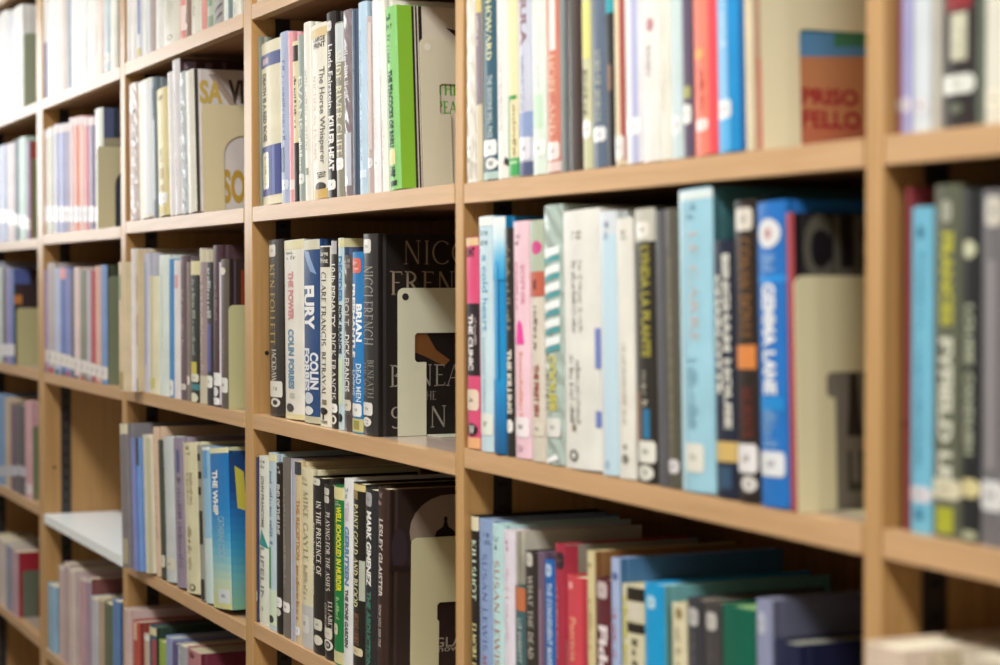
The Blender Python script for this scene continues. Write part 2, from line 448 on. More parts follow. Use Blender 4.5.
            put([(u, zof(y)) for u, y in s[1]], [tuple(range(len(s[1])))], mat(s[2], 'print'))
    # front cover print, read on the plane of the cover
    Xr = X1
    lz = [0]
    def cput(pts, fcs, mt):
        lz[0] += 1; e = .00025+.00005*lz[0]; q = []
        for y, z in pts:
            q.append((T-off+e, min(max(y, b+.001), D-.001), min(max(z, .0005), H-.0005)))
        m.add(q, fcs, mt)
    def cp(x, y):
        p = hitX(x, y, Xr+math.tan(ang)*0); return (p.y-Y, p.z-zb)
    for s in cover:
        c = s[0]
        if c == 'r':
            q = [cp(s[1], s[3]), cp(s[2], s[3]), cp(s[2], s[4]), cp(s[1], s[4])]
            cput(q, [(0, 1, 2, 3)], mat(s[5], 'print'))
        elif c == 'G':
            for ya, yb_, hx in bands(s[3], s[4], s[5]):
                cput([cp(s[1], ya), cp(s[2], ya), cp(s[2], yb_), cp(s[1], yb_)], [(0, 1, 2, 3)], mat(hx, 'print')); lz[0] -= 1
            lz[0] += 1
        elif c == 'p': cput([cp(*p) for p in s[1]], [tuple(range(len(s[1])))], mat(s[2], 'print'))
        elif c == 'o':
            cput([cp(s[1]+s[3]*math.cos(i*math.pi/12), s[2]-s[4]*math.sin(i*math.pi/12)) for i in range(24)], [tuple(range(24))], mat(s[5], 'print'))
        else:
            vf = serif(s[1], s[7] if len(s) > 7 else .13) if c == 's' else sans(s[1], .04 if c == 'h' else .01)
            y0_, zt = cp(s[2], s[4]); y1_, zl = cp(s[3], s[5])
            lb_, lt_ = cp(s[2], s[5])[1], zt
            pv, pf = fit(vf, y0_, y1_, cp((s[2]+s[3])/2, s[5])[1], cp((s[2]+s[3])/2, s[4])[1])
            cput(pv, pf, mat(s[6], 'print'))
    c = m.build('cover', ob)
    m = MB(); m.box(t+.0003-off, T-t-.0003-off, b+t+.001, D-.005, .0028, H-.003, mat(pages, 'pages')); m.build('page_block', ob)
    for lb in lbs: lb.build('spine_label', ob)
    return (X1, px+off+(T-off)*math.cos(ang), -(T-off)*math.sin(ang), ang, zb, raise_)

# ------------------------------------------------------------------ bookends
def bookend(bay, row, book, xl, yt, cut, style, desc, col='d6d2b4', wd=.14):
    """steel plate at X; xl, yt its left edge and top; cut = (x, y of the opening's left edge and top[, x and y of the step])"""
    zb = SH[bay][row+1]+.0005
    _, X, lift, ang, _, _ = book; X += .0012
    p = hitX(xl, yt, X-.1*math.tan(-ang)*(1 if ang else 0)); Y0 = p.y; H = p.z-zb
    Y1 = min(Y0+wd, DEP-.006)
    cy = (Y0+Y1)/2; t = .0013
    r = .008
    out = [(Y0, 0), (Y0, H-r)]+[(Y0+r-r*math.cos(a*math.pi/8), H-r+r*math.sin(a*math.pi/8)) for a in range(1, 4)]+[(Y0+r, H)]
    out += [(Y1-r, H)]+[(Y1-r+r*math.sin(a*math.pi/8), H-r+r*math.cos(a*math.pi/8)) for a in range(1, 4)]+[(Y1, H-r), (Y1, 0)]
    if cut:
        q = hitX(cut[0], cut[1], X); m1 = q.y-Y0; zc = q.z-zb
        if style == 'tee':
            q2 = hitX(cut[2], cut[3], X); m2 = q2.y-Y0; zj = q2.z-zb; s = .003
            L = [(Y0+m2, 0), (Y0+m2, zj), (Y0+m1+s, zj), (Y0+m1, zj+s), (Y0+m1, zc-s), (Y0+m1+s, zc)]
        elif style == 'arch':
            ra = (Y1-Y0)/2-m1
            L = [(Y0+m1, 0), (Y0+m1, zc-ra*.9)]+[(cy-ra*math.cos(a*math.pi/12), zc-ra*.9+ra*.9*math.sin(a*math.pi/12)) for a in range(1, 6)]
        else:
            m2 = m1
            L = [(Y0+m1, 0), (Y0+m1, zc-.003), (Y0+m1+.003, zc)]
        Rr = [(2*cy-y, z) for y, z in reversed(L)]
        if style == 'arch': L = L+[(cy, zc)]
        poly = out+[(y, z) for y, z in reversed(Rr)][0:0]
        poly = out+list(reversed(L+Rr))
        half = cy-L[0][0]
    else:
        poly = out; half = .03
    poly = [(y, z if z > 1e-6 else -lift*.98) for y, z in poly]
    m = MB(); cm = mat(col, 'metal'); n = len(poly)
    vs = [(0, y-Y0, z) for y, z in poly]+[(t, y-Y0, z) for y, z in poly]
    m.add(vs, [tuple(range(n)), tuple(range(2*n-1, n-1, -1))]+[((i+1) % n, i, n+i, n+(i+1) % n) for i in range(n)], cm)
    ob = empty('bookend', (X, Y0, zb), desc, 'bookend', 'steel bookends at the ends of the book rows')
    ob.location.z += lift
    if ang: ob.rotation_euler = (0, ang, 0)
    pl = m.build('upright_plate', ob)
    m = MB(); m.box(t, .045, cy-half-Y0+.001, cy+half-Y0-.001, -lift*.98, -lift*.98+.0012, cm); bs = m.build('base_tongue', ob)
    if ang: bs.rotation_euler = (0, -ang, 0)
    if 'pale grey green' in desc or 'white ring' in desc:
        m = MB()
        ring = [(t+.0003, .010+.0045*math.cos(a*math.pi/8), H-.011+.0045*math.sin(a*math.pi/8)) for a in range(16)]
        m.add(ring, [tuple(range(16))], mat('d9d6c4' if desc.find('white ring') >= 0 else '1d1a17', 'matte'))
        m.build('rivet_hole', ob)
    return ob

WH = WHITE
exec_rows = []
# ================= fourth bay (in focus) =================
# --- top row (only feet visible)
for a, b, c, d in [(258, 264, 'd8cdb6', 'cream book'), (264, 272, 'e4e0d6', 'white book'), (272, 279, 'd6d0c8', 'pale grey book'), (279, 288, 'ece6da', 'white book with cream foot'),
                   (288, 299, 'c9bfae', 'beige book'), (299, 312, 'e6e4e2', 'white glossy book')]:
    B(2, 0, a, b, None, c, d)
# --- second row
k = dict(bay=2, row=1)
B(2, 1, 257, 260.5, 37, '8b9184', 'slim grey green book with pale top')
B(2, 1, 260.5, 281, 45, 'ddd8bd', 'cream book with blue bands', [('r', 0, 1, 53, 66, '55608f'), ('r', .15, .5, 57, 63, 'b9a3ae'), ('h', 'DEATH IS A RED ROSE', .12, .36, 72, 141, '6a665a'),
   ('r', 0, 1, 146, 196, '3f4a86'), ('r', .62, .74, 146, 196, '6b78b4'), ('l', 152, 189, 'ddd9c4', .08, .45), ('g', 9, .2, .33, 156, 185, '9a957e')])
B(2, 1, 281, 289, 33, 'aab6d2', 'lavender blue slim book', [('r', 0, .35, 33, 204, 'd3d6da'), ('r', .1, .6, 147, 172, '5f6a86'), ('g', 14, .45, .7, 60, 140, '6f7ea8'), ('l', 180, 190, 'd4dbe6')])
B(2, 1, 289, 293, 32, 'e3a3a8', 'slim pink book', [('r', 0, 1, 180, 190, 'e9d8d4')])
B(2, 1, 293, 298.5, 42, 'd9cfa8', 'cream book with black foot', [('r', .1, 1, 45, 61, '3b352e'), ('g', 14, .4, .8, 76, 128, '4a443a'), ('r', .3, 1, 143, 203, '2d2a27')])
B(2, 1, 298.5, 304.5, 36, '939f98', 'grey green slim book', [('t', 'EVANS', .15, .8, 76, 130, 'cdd6cf'), ('g', 9, .2, .75, 138, 172, 'e3e7e2'), ('l', 174, 184, 'd9ddd6')])
B(2, 1, 304.5, 311, 23, 'e4e2d8', 'plain white tall book', [('g', 12, .3, .6, 70, 150, 'bdb9ae'), ('r', .3, .7, 168, 175, '8d8a80')])
B(2, 1, 311, 327.5, 27, 'dfdccd', 'white book with gold foot', [('r', .1, 1, 28, 37, 'cdb98a'), ('x', 'LARGE', .3, .95, 37, 41.5, '4a453d'), ('x', 'PRINT', .3, .95, 42.5, 48, '4a453d'),
   ('s', 'NICHOLAS EVANS', .22, .42, 75, 160, 'c9a49a'), ('t', 'The Horse Whisperer', .58, .9, 68, 165, '6f6c66'), ('t', 'EVA', .45, .9, 173, 179, '4a463f'),
   ('o', .62, 187.5, .3, 4.5, '37332d'), ('r', .25, .98, 190, 200, 'c5a462')])
B(2, 1, 327.5, 336, 13, '2a2625', 'black book with white lettering', [('l', 20, 30, 'cfccc8', .2, .75), ('t', 'Linda Fairstein', .35, .8, 44, 108, 'd9d6d2'), ('h', 'KILLER HEAT', .3, .85, 116, 171, 'e6e4e0'), ('l', 180, 190)])
B(2, 1, 336, 344, 23, '8d8a7a', 'olive silver book', [('r', 0, 1, 23, 62, 'b9c2c2'), ('s', 'WIDE RIVER CLIFF', .2, .85, 50, 155, 'd6d2b8', .2), ('l', 158, 170)])
B(2, 1, 344, 352.5, 11, '7b7074', 'mauve grey glossy book', [('g', 10, .2, .7, 45, 100, 'c4bcc0'), ('r', .1, .9, 133, 186, 'b9bdc8'), ('l', 176, 186, 'dcdfe4', .1, .6)], kind='crinkle')
B(2, 1, 352.5, 359, 10, '46566c', 'dark slate blue book', [('r', .35, .45, 10, 196, '73859c'), ('r', .7, .78, 10, 196, '2f3c4f')])
B(2, 1, 359, 367.5, 3, 'b3cde0', 'pale sky blue book', [('g', 26, .3, .48, 30, 160, '7a93a8'), ('r', .1, .9, 170, 178, 'cfe0ea')])
B(2, 1, 367.5, 373, 17, 'b3a4a0', 'taupe slim book', [('l', 158, 168, 'd8d3d0'), ('r', .5, .9, 22, 150, 'c9bdb9')])
B(2, 1, 373, 379, 0, 'ebe6e8', 'white tall book beside taupe one', [('g', 22, .3, .5, 40, 150, 'cfc6ca'), ('l', 158, 168, 'f2f0f0')], dx=2.2)
B(2, 1, 379.5, 384.5, 1, 'e9e8de', 'white slim book beside green one', [('g', 16, .35, .55, 70, 160, 'c9c6b8')], dx=4.5)
XE = B(2, 1, 385, 397, 9, '86c276', 'bright green book with striped cover', [('r', 0, .25, 9, 196, 'a9d6a4'), ('x', '', .25, .75, 13, 28, '2f5d33'), ('g', 7, .3, .6, 34, 62, '3c6b3a'), ('h', 'THE PEACOCKS OF BARU', .25, .68, 70, 148, '24402a'),
   ('r', .1, .75, 150, 166, 'd6cf9c'), ('h', 'HRP', .3, .7, 168, 178, '24402a'), ('r', .25, .8, 182, 187, '24402a')],
   cover=[('r', 390, 411, 2, 200, '80b332'), ('r', 411, 460, 2, 200, 'cfc6b4'), ('r', 411, 413.4, 2, 200, '231d1b'), ('r', 414.6, 416.4, 2, 200, '231d1b'), ('r', 417.6, 421, 2, 200, '231d1b'),
          ('p', [(445, 30), (456, 40), (470, 40), (470, 36)], '2b2320'), ('s', 'THE', 434, 456, 86, 98, '5fa83a', .2), ('s', 'PEACOC', 434, 478, 104, 117, '6aa845', .2)], dx=5)
bookend(2, 1, XE, 421, 39, (442, 85, 453, 117), 'tee', 'beige steel bookend with white ring beside bright green book in second row of fourth bay', col='d0c9b0')
# --- third row
B(2, 2, 269, 284.5, 240.5, '2c2723', 'black book with gold lettering', [('l', 245, 257, 'cfccc2', .12, .62), ('s', 'KEN FOLLETT', .18, .55, 265, 346, 'b09a58', .16), ('s', 'JACKDAW', .25, .6, 350, 383, 'd8d5c8', .16),
   ('l', 382, 398, 'deddd6', .12, .9), ('o', .5, 403.5, .3, 4.6, 'cfcdc4'), ('o', .5, 403.5, .15, 2.5, '2c2723')], dx=1.3)
B(2, 2, 284.8, 304, 241, 'dfddd3', 'white book with red and blue lettering', [('r', 0, 1, 241, 250, 'd6cfa8'), ('x', '', .2, .7, 252, 260, '8b8880'), ('h', 'THE POWER', .3, .6, 272, 321, 'c98288'),
   ('h', 'COLIN FORBES', .28, .6, 330, 390, '5d86a5'), ('r', .35, .6, 394, 399, 'b5b2a6'), ('o', .35, 409, .22, 4.3, '3b3936'), ('r', 0, 1, 415, 424, 'd2c998')], dx=1.2)
B(2, 2, 304.3, 320, 240, '27497a', 'deep blue book with large white lettering', [('r', 0, 1, 240, 250, 'c6c3ac'), ('p', [(.1, 250), (.5, 252), (.9, 275), (.6, 272)], '7d9ac0'), ('h', 'FURY', .1, .78, 286, 330, 'e4e6e6'),
   ('h', 'COLIN', .52, .95, 353, 390, 'd6dbe2'), ('h', 'FORBES', .08, .5, 349, 392, 'd6dbe2'), ('o', .4, 399, .3, 6, 'c3ccd4'), ('o', .4, 411.5, .3, 4.4, 'dadcd8'), ('r', 0, 1, 417, 430, 'b5b49a')], dx=.8)
B(2, 2, 320.3, 332, 246, 'dcdacb', 'cream book with black top block', [('r', .08, .95, 247, 267, '2a2824'), ('x', 'Large', .2, .85, 251, 257, 'cfcdbf'), ('x', 'Print', .2, .85, 258, 263, 'cfcdbf'),
   ('s', 'CLARE FRANCIS', .3, .72, 272, 346, '35332e', .14), ('s', 'BETRAYAL', .35, .7, 352, 396, '35332e', .14), ('r', .4, .75, 400, 405, '7a7258'),
   ('o', .5, 411.5, .32, 3.6, '1f1d1b'), ('r', .44, .56, 412, 420, '1f1d1b'), ('x', 'THORPE', .2, .8, 421, 424, '5b584d')])
B(2, 2, 332.2, 339, 240, '2b2826', 'black slim book with white lettering', [('r', .1, .9, 241, 254, 'a9a6a8'), ('t', '10-lb PENALTY', .2, .75, 264, 327, 'd9d6cf'), ('s', 'DICK FRANCIS', .15, .8, 333, 400, 'd3d0c6', .16),
   ('l', 404, 413), ('o', .5, 420, .38, 4.8, 'd6d4cc'), ('o', .5, 420, .2, 2.8, '2b2826')])
B(2, 2, 339.2, 344.5, 238, 'b9d0d8', 'pale blue slim book', [('r', 0, 1, 238, 247, 'cfc99c'), ('h', 'DECIDER', .15, .85, 256, 303, '3f7fb0'), ('h', 'DICK FRANCIS', .2, .8, 305, 354, '25282c'), ('r', .1, .9, 358, 405, 'c5d3b4'), ('o', .5, 418, .38, 4.5, '2b2a28')],
   cc='4f5f86', cover=[('r', 343, 364, 238, 247, 'cfc99c')])
B(2, 2, 344.7, 353, 255, '4b4340', 'brown black book with silver lettering', [('x', '', .15, .85, 259, 268, 'a9a29c'), ('t', 'BOLT', .2, .8, 298, 326, 'b5aea6'), ('t', 'DICK FRANCIS', .25, .8, 335, 392, 'e0ddd6'), ('l', 400, 411, 'cfc9b8')], kind='crinkle')
B(2, 2, 353.2, 364, 252, '2479b8', 'bright blue book with red sticker', [('l', 258, 273, 'd2604f', .12, .9), ('x', '', .25, .75, 261, 270, 'e9d0c8'), ('h', 'FREEMANTLE', .06, .48, 284, 358, 'e9edef'), ('h', 'BRIAN', .55, .95, 304, 342, 'e9edef'),
   ('t', 'DEAD MEN', .55, .9, 364, 402, 'cfe0ec'), ('t', 'LIVING', .12, .45, 371, 396, 'cfe0ec'), ('l', 404, 417, 'e3e4e2'), ('r', 0, 1, 419, 432, 'b9b57c'), ('r', .3, .8, 421, 430, '8f8c4e'), ('r', 0, 1, 432, 437, '3f95b8')])
XE = B(2, 2, 364.2, 378, 234, '2d2d2e', 'black glossy book with thin silver lettering', [('l', 239, 253, 'd3d2cc', .1, .72), ('s', 'NICCI FRENCH', .12, .82, 266, 345, 'a5a39c', .1), ('s', 'BENEATH', .5, .85, 360, 398, '8d8b84', .13), ('s', 'THE SKIN', .1, .42, 362, 396, '8d8b84', .13),
   ('l', 403, 416, 'dddcd6', .03, .8), ('o', .42, 422.5, .32, 4.8, 'd6d5cf'), ('x', '', .3, .55, 420, 425, '2d2d2e')], cc='1b1614',
   cover=[('s', 'NICCI', 404, 476, 240.5, 264.5, '8d7f6b', .09), ('s', 'FRENCH', 390, 492, 271, 295, '8d7f6b', .11), ('p', [(414, 330), (426, 332), (436, 350), (450, 360), (444, 366), (424, 356), (414, 352)], '6b4522'),
          ('s', 'BENEATH', 390, 492, 364, 386, '8a857c', .1), ('s', 'THE', 421, 436, 391, 400, '77736b', .14), ('s', 'SKIN', 391, 446, 406, 428, '8a857c', .1)])
bookend(2, 2, XE, 397.5, 288, (414.5, 333, 426, 362), 'tee', 'pale grey green steel bookend before black glossy book in third row of fourth bay', col='cacab2')
# --- fourth row
B(2, 3, 255.5, 258.5, 457, '3d3858', 'slim dark violet book', [('l', 590, 602, 'cfcfc4')])
B(2, 3, 258.7, 269.5, 456, 'd9ddd3', 'white book with teal figure', [('x', '', .3, .75, 461, 469, '6c6f68'), ('t', 'JOHN FRANCOME', .35, .7, 476, 528, '5c6158'), ('p', [(.5, 530), (.75, 538), (1, 548), (.2, 546)], '2f8c8c'), ('t', 'LIFELINE', .3, .7, 548, 612, '7f8f80'), ('l', 598, 622, 'd6dccb')])
B(2, 3, 269.7, 277, 453, 'b7ccd6', 'pale blue book with cream top', [('r', 0, 1, 453, 462, 'd3cda6'), ('g', 18, .3, .7, 472, 545, '5a7ea6'), ('r', .1, .5, 548, 590, '4f9a5f'), ('r', 0, 1, 590, 626, 'c3d6bd'), ('o', .5, 620, .3, 4, '3b3a36')])
B(2, 3, 277.2, 283.3, 463, '201e1c', 'black slim book with grey letters', [('x', '', .2, .8, 466, 474, 'b9b6ac'), ('h', 'END OF THE LINE', .3, .75, 485, 535, 'c9c7bd'), ('l', 598, 608), ('o', .5, 613, .35, 4, 'c9c7bd')])
B(2, 3, 283.5, 291.5, 458, '6f6a64', 'charcoal grey book', [('g', 20, .3, .6, 490, 590, '9c978e'), ('l', 603, 613, 'e6e6e2')])
B(2, 3, 291.7, 295, 459, 'a6a6b6', 'slim silver lilac book', [('r', .3, .6, 470, 640, 'd3d3de')])
B(2, 3, 295.2, 301.7, 461, 'cdbb95', 'tan book with orange lettering', [('r', 0, 1, 461, 475, '3a3d42'), ('r', 0, .45, 475, 655, 'a9c3d6'), ('t', 'THE RECEPTION', .5, .9, 500, 560, 'b07a3f'), ('g', 14, .5, .85, 566, 620, 'b07a3f'), ('l', 627, 636, 'dcdfe6')])
B(2, 3, 302, 313.5, 468, 'd5cfae', 'cream book with olive lettering', [('x', '', .25, .7, 478, 486, '8f8b74'), ('s', 'MIKE GAYLE', .35, .75, 492, 562, '9a9070', .18), ('g', 10, .35, .7, 566, 600, 'a8a184'), ('r', 0, 1, 606, 660, 'b5b6b4'), ('l', 616, 634, 'cfd0cc', .1, .8)])
B(2, 3, 313.7, 325, 477, '221f1d', 'black book with script lettering', [('l', 479, 486, 'd3d2c4', .05, .8), ('t', 'Elizabeth George', .05, .35, 525, 598, 'cfccc2'), ('s', 'IN THE PRESENCE OF', .52, .85, 502, 576, 'd9d6cc', .18), ('l', 620, 631, 'cfcebf', .25, .9), ('o', .6, 641, .33, 5, 'cfcebf')],
   cover=[], cc='2b2723', pages='cfc89c')
B(2, 3, 325.2, 335, 484, '262320', 'black book with white circle', [('l', 489, 496, 'c9c7bd', .1, .7), ('l', 497, 504, 'c9c7bd', .1, .7), ('s', 'PLAYING FOR THE ASHES', .35, .75, 513, 592, 'd9d7cd', .16), ('s', 'ELIZABETH', .6, .9, 602, 636, 'c9c7bd', .16), ('s', 'GEORGE', .15, .45, 605, 630, 'c9c7bd', .16),
   ('l', 629, 640, 'd3d1c2', .15, .9), ('o', .55, 646, .4, 5.6, 'd9d7cd'), ('o', .55, 646, .25, 3.8, '262320'), ('x', 'W', .4, .7, 644, 648.5, 'd9d7cd')])
B(2, 3, 335.2, 345, 486, '117a3e', 'green book with yellow lettering', [('r', 0, 1, 486, 500, 'cfc994'), ('x', '', .2, .8, 501, 506, 'bfc3a0'), ('h', 'WELL SCHOOLED IN MURDER', .42, .85, 507, 592, 'd6d23a'), ('g', 8, .4, .7, 598, 620, '9ccf8c'), ('l', 625, 636, 'cfd3b4', .1, .6), ('r', 0, 1, 652, 664, 'c3c090')], dx=-2)
B(2, 3, 345.3, 354, 479, 'dfe2e2', 'white book with blue lettering', [('x', '', .25, .65, 488, 499, '6e7078'), ('h', 'TESS', .25, .7, 502, 522, 'c6bfd0'), ('h', 'GERRITSEN', .25, .75, 527, 586, '5d84ad'), ('h', 'THE BONE GARDEN', .3, .7, 590, 648, '50545c')], dx=-4.2)
B(2, 3, 354.3, 366, 483, '1e1c1a', 'black book with pale yellow lettering', [('r', 0, 1, 483, 491, 'cdbf84'), ('r', .1, .6, 491, 500, '8a7b50'), ('s', 'PAINT GOLD AND BLOOD', .2, .62, 505, 608, 'd3d0a0', .2), ('r', .7, 1, 560, 600, 'aeb5a6'), ('s', 'MICHAEL GILBERT', .3, .7, 614, 646, '9a6a4c', .18), ('l', 648, 656, 'cfc8a4')], dx=-5)
B(2, 3, 366.3, 379, 489, '282a2e', 'black book with white and green lettering', [('l', 493, 507, 'a5a7a8', .2, .7), ('h', 'MARK GIMENEZ', .3, .68, 512, 587, 'e4e4e0'), ('h', 'THE ABDUCTION', .35, .68, 592, 668, '3f7a66')], dx=-5.5)
XE = B(2, 3, 379.3, 390, 488, '35241f', 'dark brown book with white lettering', [('x', '', .2, .6, 493, 506, 'b59a98'), ('t', 'LESLEY GLAISTER', .3, .65, 520, 598, 'e0dad2'), ('t', 'now you see me', .2, .6, 606, 648, 'b5a59a')], cc='2c1e19',
   cover=[('o', 452, 532, 42, 38, '877a6c'), ('o', 400, 550, 8, 22, '30252c'), ('r', 385, 470, 566, 572, '201410'), ('p', [(434, 541), (437, 531), (443, 527), (445, 520), (447, 520), (449, 527), (455, 531), (458, 541)], '15100e'), ('o', 446, 519, 1.8, 2.6, '15100e'),
          ('t', 'GLAISTER', 436, 500, 636, 646, '9a8d82'), ('t', 'now you', 440, 482, 647, 653, '9a8d82')], dx=-6)
bookend(2, 3, XE, 410.5, 538, (436, 602, 438, 621), 'tee', 'khaki steel bookend in front of dark brown book in fourth row of fourth bay', col='c3be98')

# ================= fifth bay =================
B(3, 1, 463, 477, None, 'd6d2c8', 'white book in crinkled plastic', [('x', '', .3, .7, 143, 149, 'c98f90'), ('r', .25, .75, 163, 178, 'c3bdb0'), ('l', 138, 158, 'dcdad0', .2, .8)], kind='crinkle')
B(3, 1, 477, 482.5, None, 'cfc3a8', 'cream book with mauve panel', [('r', 0, 1, 12, 104, '857a82'), ('r', 0, 1, -5, 12, 'c9b878'), ('g', 8, .3, .7, 15, 45, 'd8cfc4')])
B(3, 1, 482.7, 498, None, '33596a', 'dark teal book', [('s', 'AUDREY HOWARD', .4, .75, -60, 60, 'd3d3a4', .2), ('t', 'THE SEASONS WILL PASS', .5, .75, 75, 138, 'c3d0d0'), ('l', 140, 156, 'dfe3e2', .05, .95), ('o', .65, 164, .34, 6, 'dedfda'), ('x', 'W', .5, .8, 161, 167, '33413f'), ('r', 0, 1, 172, 182, 'a9bfb8')])
B(3, 1, 498.2, 509, None, 'e2e0da', 'white book beside dark teal one', [('g', 16, .3, .6, 20, 130, 'c9c6bf'), ('p', [(.8, 157), (1, 160), (1, 167), (.7, 164)], '3a3a38')])
B(3, 1, 509.2, 519, None, 'e0d6ac', 'cream book with green frames', [('r', 0, .25, 95, 176, '4fa85c'), ('r', 0, .9, 95, 99, '3f9a50'), ('g', 12, .6, .85, 105, 155, '8a8250'), ('r', 0, 1, 158, 176, '45a05a'), ('r', .2, .9, 161, 164, 'a9d0a0')])
B(3, 1, 519.2, 533, None, 'bfc3d2', 'silver lavender book with dark foot', [('h', 'INSULA', .3, .75, -30, 45, '8a6f78'), ('g', 12, .3, .55, 55, 110, '9ca3b8'), ('r', 0, 1, 112, 137, '8496bd'), ('l', 137, 160, 'd6d7e0', .05, .9), ('r', 0, 1, 162, 176, '4f5878')])
B(3, 1, 533.2, 547.5, None, 'd5e2d6', 'mint white book', [('g', 26, .3, .75, -10, 90, 'eef3ee'), ('r', .2, .8, 95, 128, 'bcd8be'), ('l', 140, 156, 'e4ece4')])
B(3, 1, 547.7, 561, None, 'c97c6a', 'salmon red book', [('r', .4, .8, -10, 50, 'ecdcd6'), ('s', 'HOPE AND', .3, .75, 55, 135, 'e0b59c', .2), ('l', 142, 160, 'e3d9d4'), ('r', 0, 1, 162, 172, 'd9c4bf')])
B(3, 1, 561.2, 566, None, '7d8686', 'slim grey book')
B(3, 1, 566.2, 583, None, '4c4642', 'dark brown grey thick book', [('r', .75, 1, -40, 175, '3f302f')])
B(3, 1, 583.2, 592.5, None, 'c6c6a0', 'pale yellow grey book', [('r', .1, .9, 0, 58, 'd6d380'), ('g', 18, .2, .7, 68, 115, '6f6f66'), ('l', 120, 138)])
B(3, 1, 592.7, 607, None, '5d6c80', 'slate blue book', [('s', 'LORD OF MISRULE', .3, .7, 50, 122, 'b5b8a8', .18), ('l', 127, 142, 'dde0e2', .1, .95)])
B(3, 1, 607.2, 615, None, '2a2a2c', 'black book with teal top', [('r', 0, 1, -40, 12, '2f9aa8'), ('r', .2, .8, 64, 90, '7a5f50')])
B(3, 1, 615.2, 625, None, 'd8c8a4', 'cream book with red edge', [('r', .7, 1, -40, 160, 'a24a48'), ('l', 135, 160, 'dedcd4')])
B(3, 1, 625.2, 643, None, 'dfdfe4', 'white book with lilac stripe', [('r', .5, .8, -40, 170, 'b0b4d4'), ('l', 118, 135, 'e8e8ea')])
B(3, 1, 643.2, 661, None, 'e4e2dc', 'white book with red mark', [('o', .55, 24, .2, 7, 'b88a90'), ('g', 8, .3, .6, 45, 75, 'a9a6a8')])
B(3, 1, 661.2, 671.5, None, 'e0dfd2', 'ivory book', [('g', 14, .3, .6, 10, 110, 'cfcbb8')])
B(3, 1, 671.7, 683, None, 'c6d8da', 'pale aqua book', [('l', 115, 135, 'dbe3e2')])
B(3, 1, 683.2, 692, None, '5e5168', 'dark purple book', [('r', .1, .9, 86, 98, 'a9a86a'), ('l', 104, 124)])
B(3, 1, 692.2, 716, None, 'e9806c', 'salmon orange book with red edge', [('r', .75, 1, -40, 165, 'e0505a'), ('o', .35, 53, .2, 6, 'efa860'), ('g', 10, .35, .6, 70, 110, 'd0604f'), ('l', 119, 131, 'e8ddd8', .2, .7)])
B(3, 1, 716.2, 744, None, '1b8bcb', 'bright blue book with pale left side', [('r', 0, .5, -40, 160, '7db8e2'), ('r', .85, 1, -40, 160, '1d5f9a'), ('g', 8, .2, .45, 0, 45, 'b9d6ec'), ('l', 99, 118, 'd9e0e4', -.02, .6), ('r', 0, .6, 118, 152, '4aa6dc')])
XE = B(3, 1, 745, 753, None, 'd6caaa', 'cream book with peach cover', [], cc='dcbca4', cover=[('r', 753, 763, 60, 150, 'd98a78'), ('r', 795, 880, 20, 60, '5e96c8'), ('r', 830, 880, 30, 48, '4a8a6a'), ('r', 795, 880, 27, 34, '3f7f86'), ('r', 795, 880, 58, 150, 'c88a62'), ('r', 795, 880, 128, 152, 'c5765a'),
        ('h', 'PRISO', 796, 853, 90, 107, 'a83038'), ('h', 'FELLO', 796, 855, 112, 130, 'a83038')])
bookend(3, 1, XE, 761, -50, (801, 29), 'rect', 'cream steel bookend with square opening showing orange cover in second row of fifth bay', col='f0ebca', wd=.15)
# third row
B(3, 2, 464, 479.8, 238, 'd65079', 'pink book with black block', [('r', 0, 1, 238, 246, 'd8b98e'), ('x', 'PRINT', .15, .85, 248, 257, '2a1a20'), ('r', 0, 1, 304, 376, '272225'), ('h', 'THE CLINIC', .3, .68, 315, 371, 'e0d8d4'), ('g', 8, .75, .9, 318, 345, 'a89ca0'), ('l', 390, 411, 'e0cdb8', .03, .97),
   ('o', .5, 430, .42, 6.5, '2a2226'), ('x', 'W', .28, .72, 425.5, 434.5, 'ded6d0'), ('r', 0, 1, 438, 450, 'e0a878')])
B(3, 2, 480, 494, 217, 'c3dbe4', 'pale ice blue book', [('r', 0, 1, 217, 226, 'e0e6e4'), ('x', '', .25, .75, 229, 245, '7f9aa6'), ('t', 'a cold heart', .35, .75, 255, 332, '6aa6c6'), ('t', 'Jonathan Kellerman', .3, .55, 337, 425, 'a3b2ba'), ('l', 414, 436, 'dfe3dc')])
B(3, 2, 494.2, 506, 217, '1e8cc6', 'vivid blue book fading to white top', [('G', 0, 1, 217, 280, ['dfe6e2', 'c6dde4', '5fb0da', '2894cc']), ('G', 0, 1, 380, 466, ['1e8cc6', '1d6fa8', '1d5480']), ('r', .45, .6, 262, 380, '3aa0d6')])
B(3, 2, 506.2, 512.8, 228, '2b2825', 'black slim book with cream lettering', [('g', 16, .2, .8, 245, 330, '8a8474'), ('h', 'THE KILLING', .15, .85, 350, 414, 'dcd8ca'), ('l', 420, 433)])
B(3, 2, 513, 530.5, 222, 'e9c6d2', 'pale pink book', [('x', '', .25, .6, 234, 245, '8a6674'), ('t', 'SOPHIE', .6, .8, 265, 305, 'd08aa0'), ('t', 'KINSELLA', .2, .4, 262, 312, 'd08aa0'), ('p', [(.5, 320), (.65, 325), (.75, 345), (.25, 345), (.35, 325)], 'e0409a'),
   ('g', 12, .45, .65, 352, 418, 'e8a890'), ('l', 418, 438, 'ece4e8'), ('r', .3, .6, 446, 452, 'c9a3b4')])
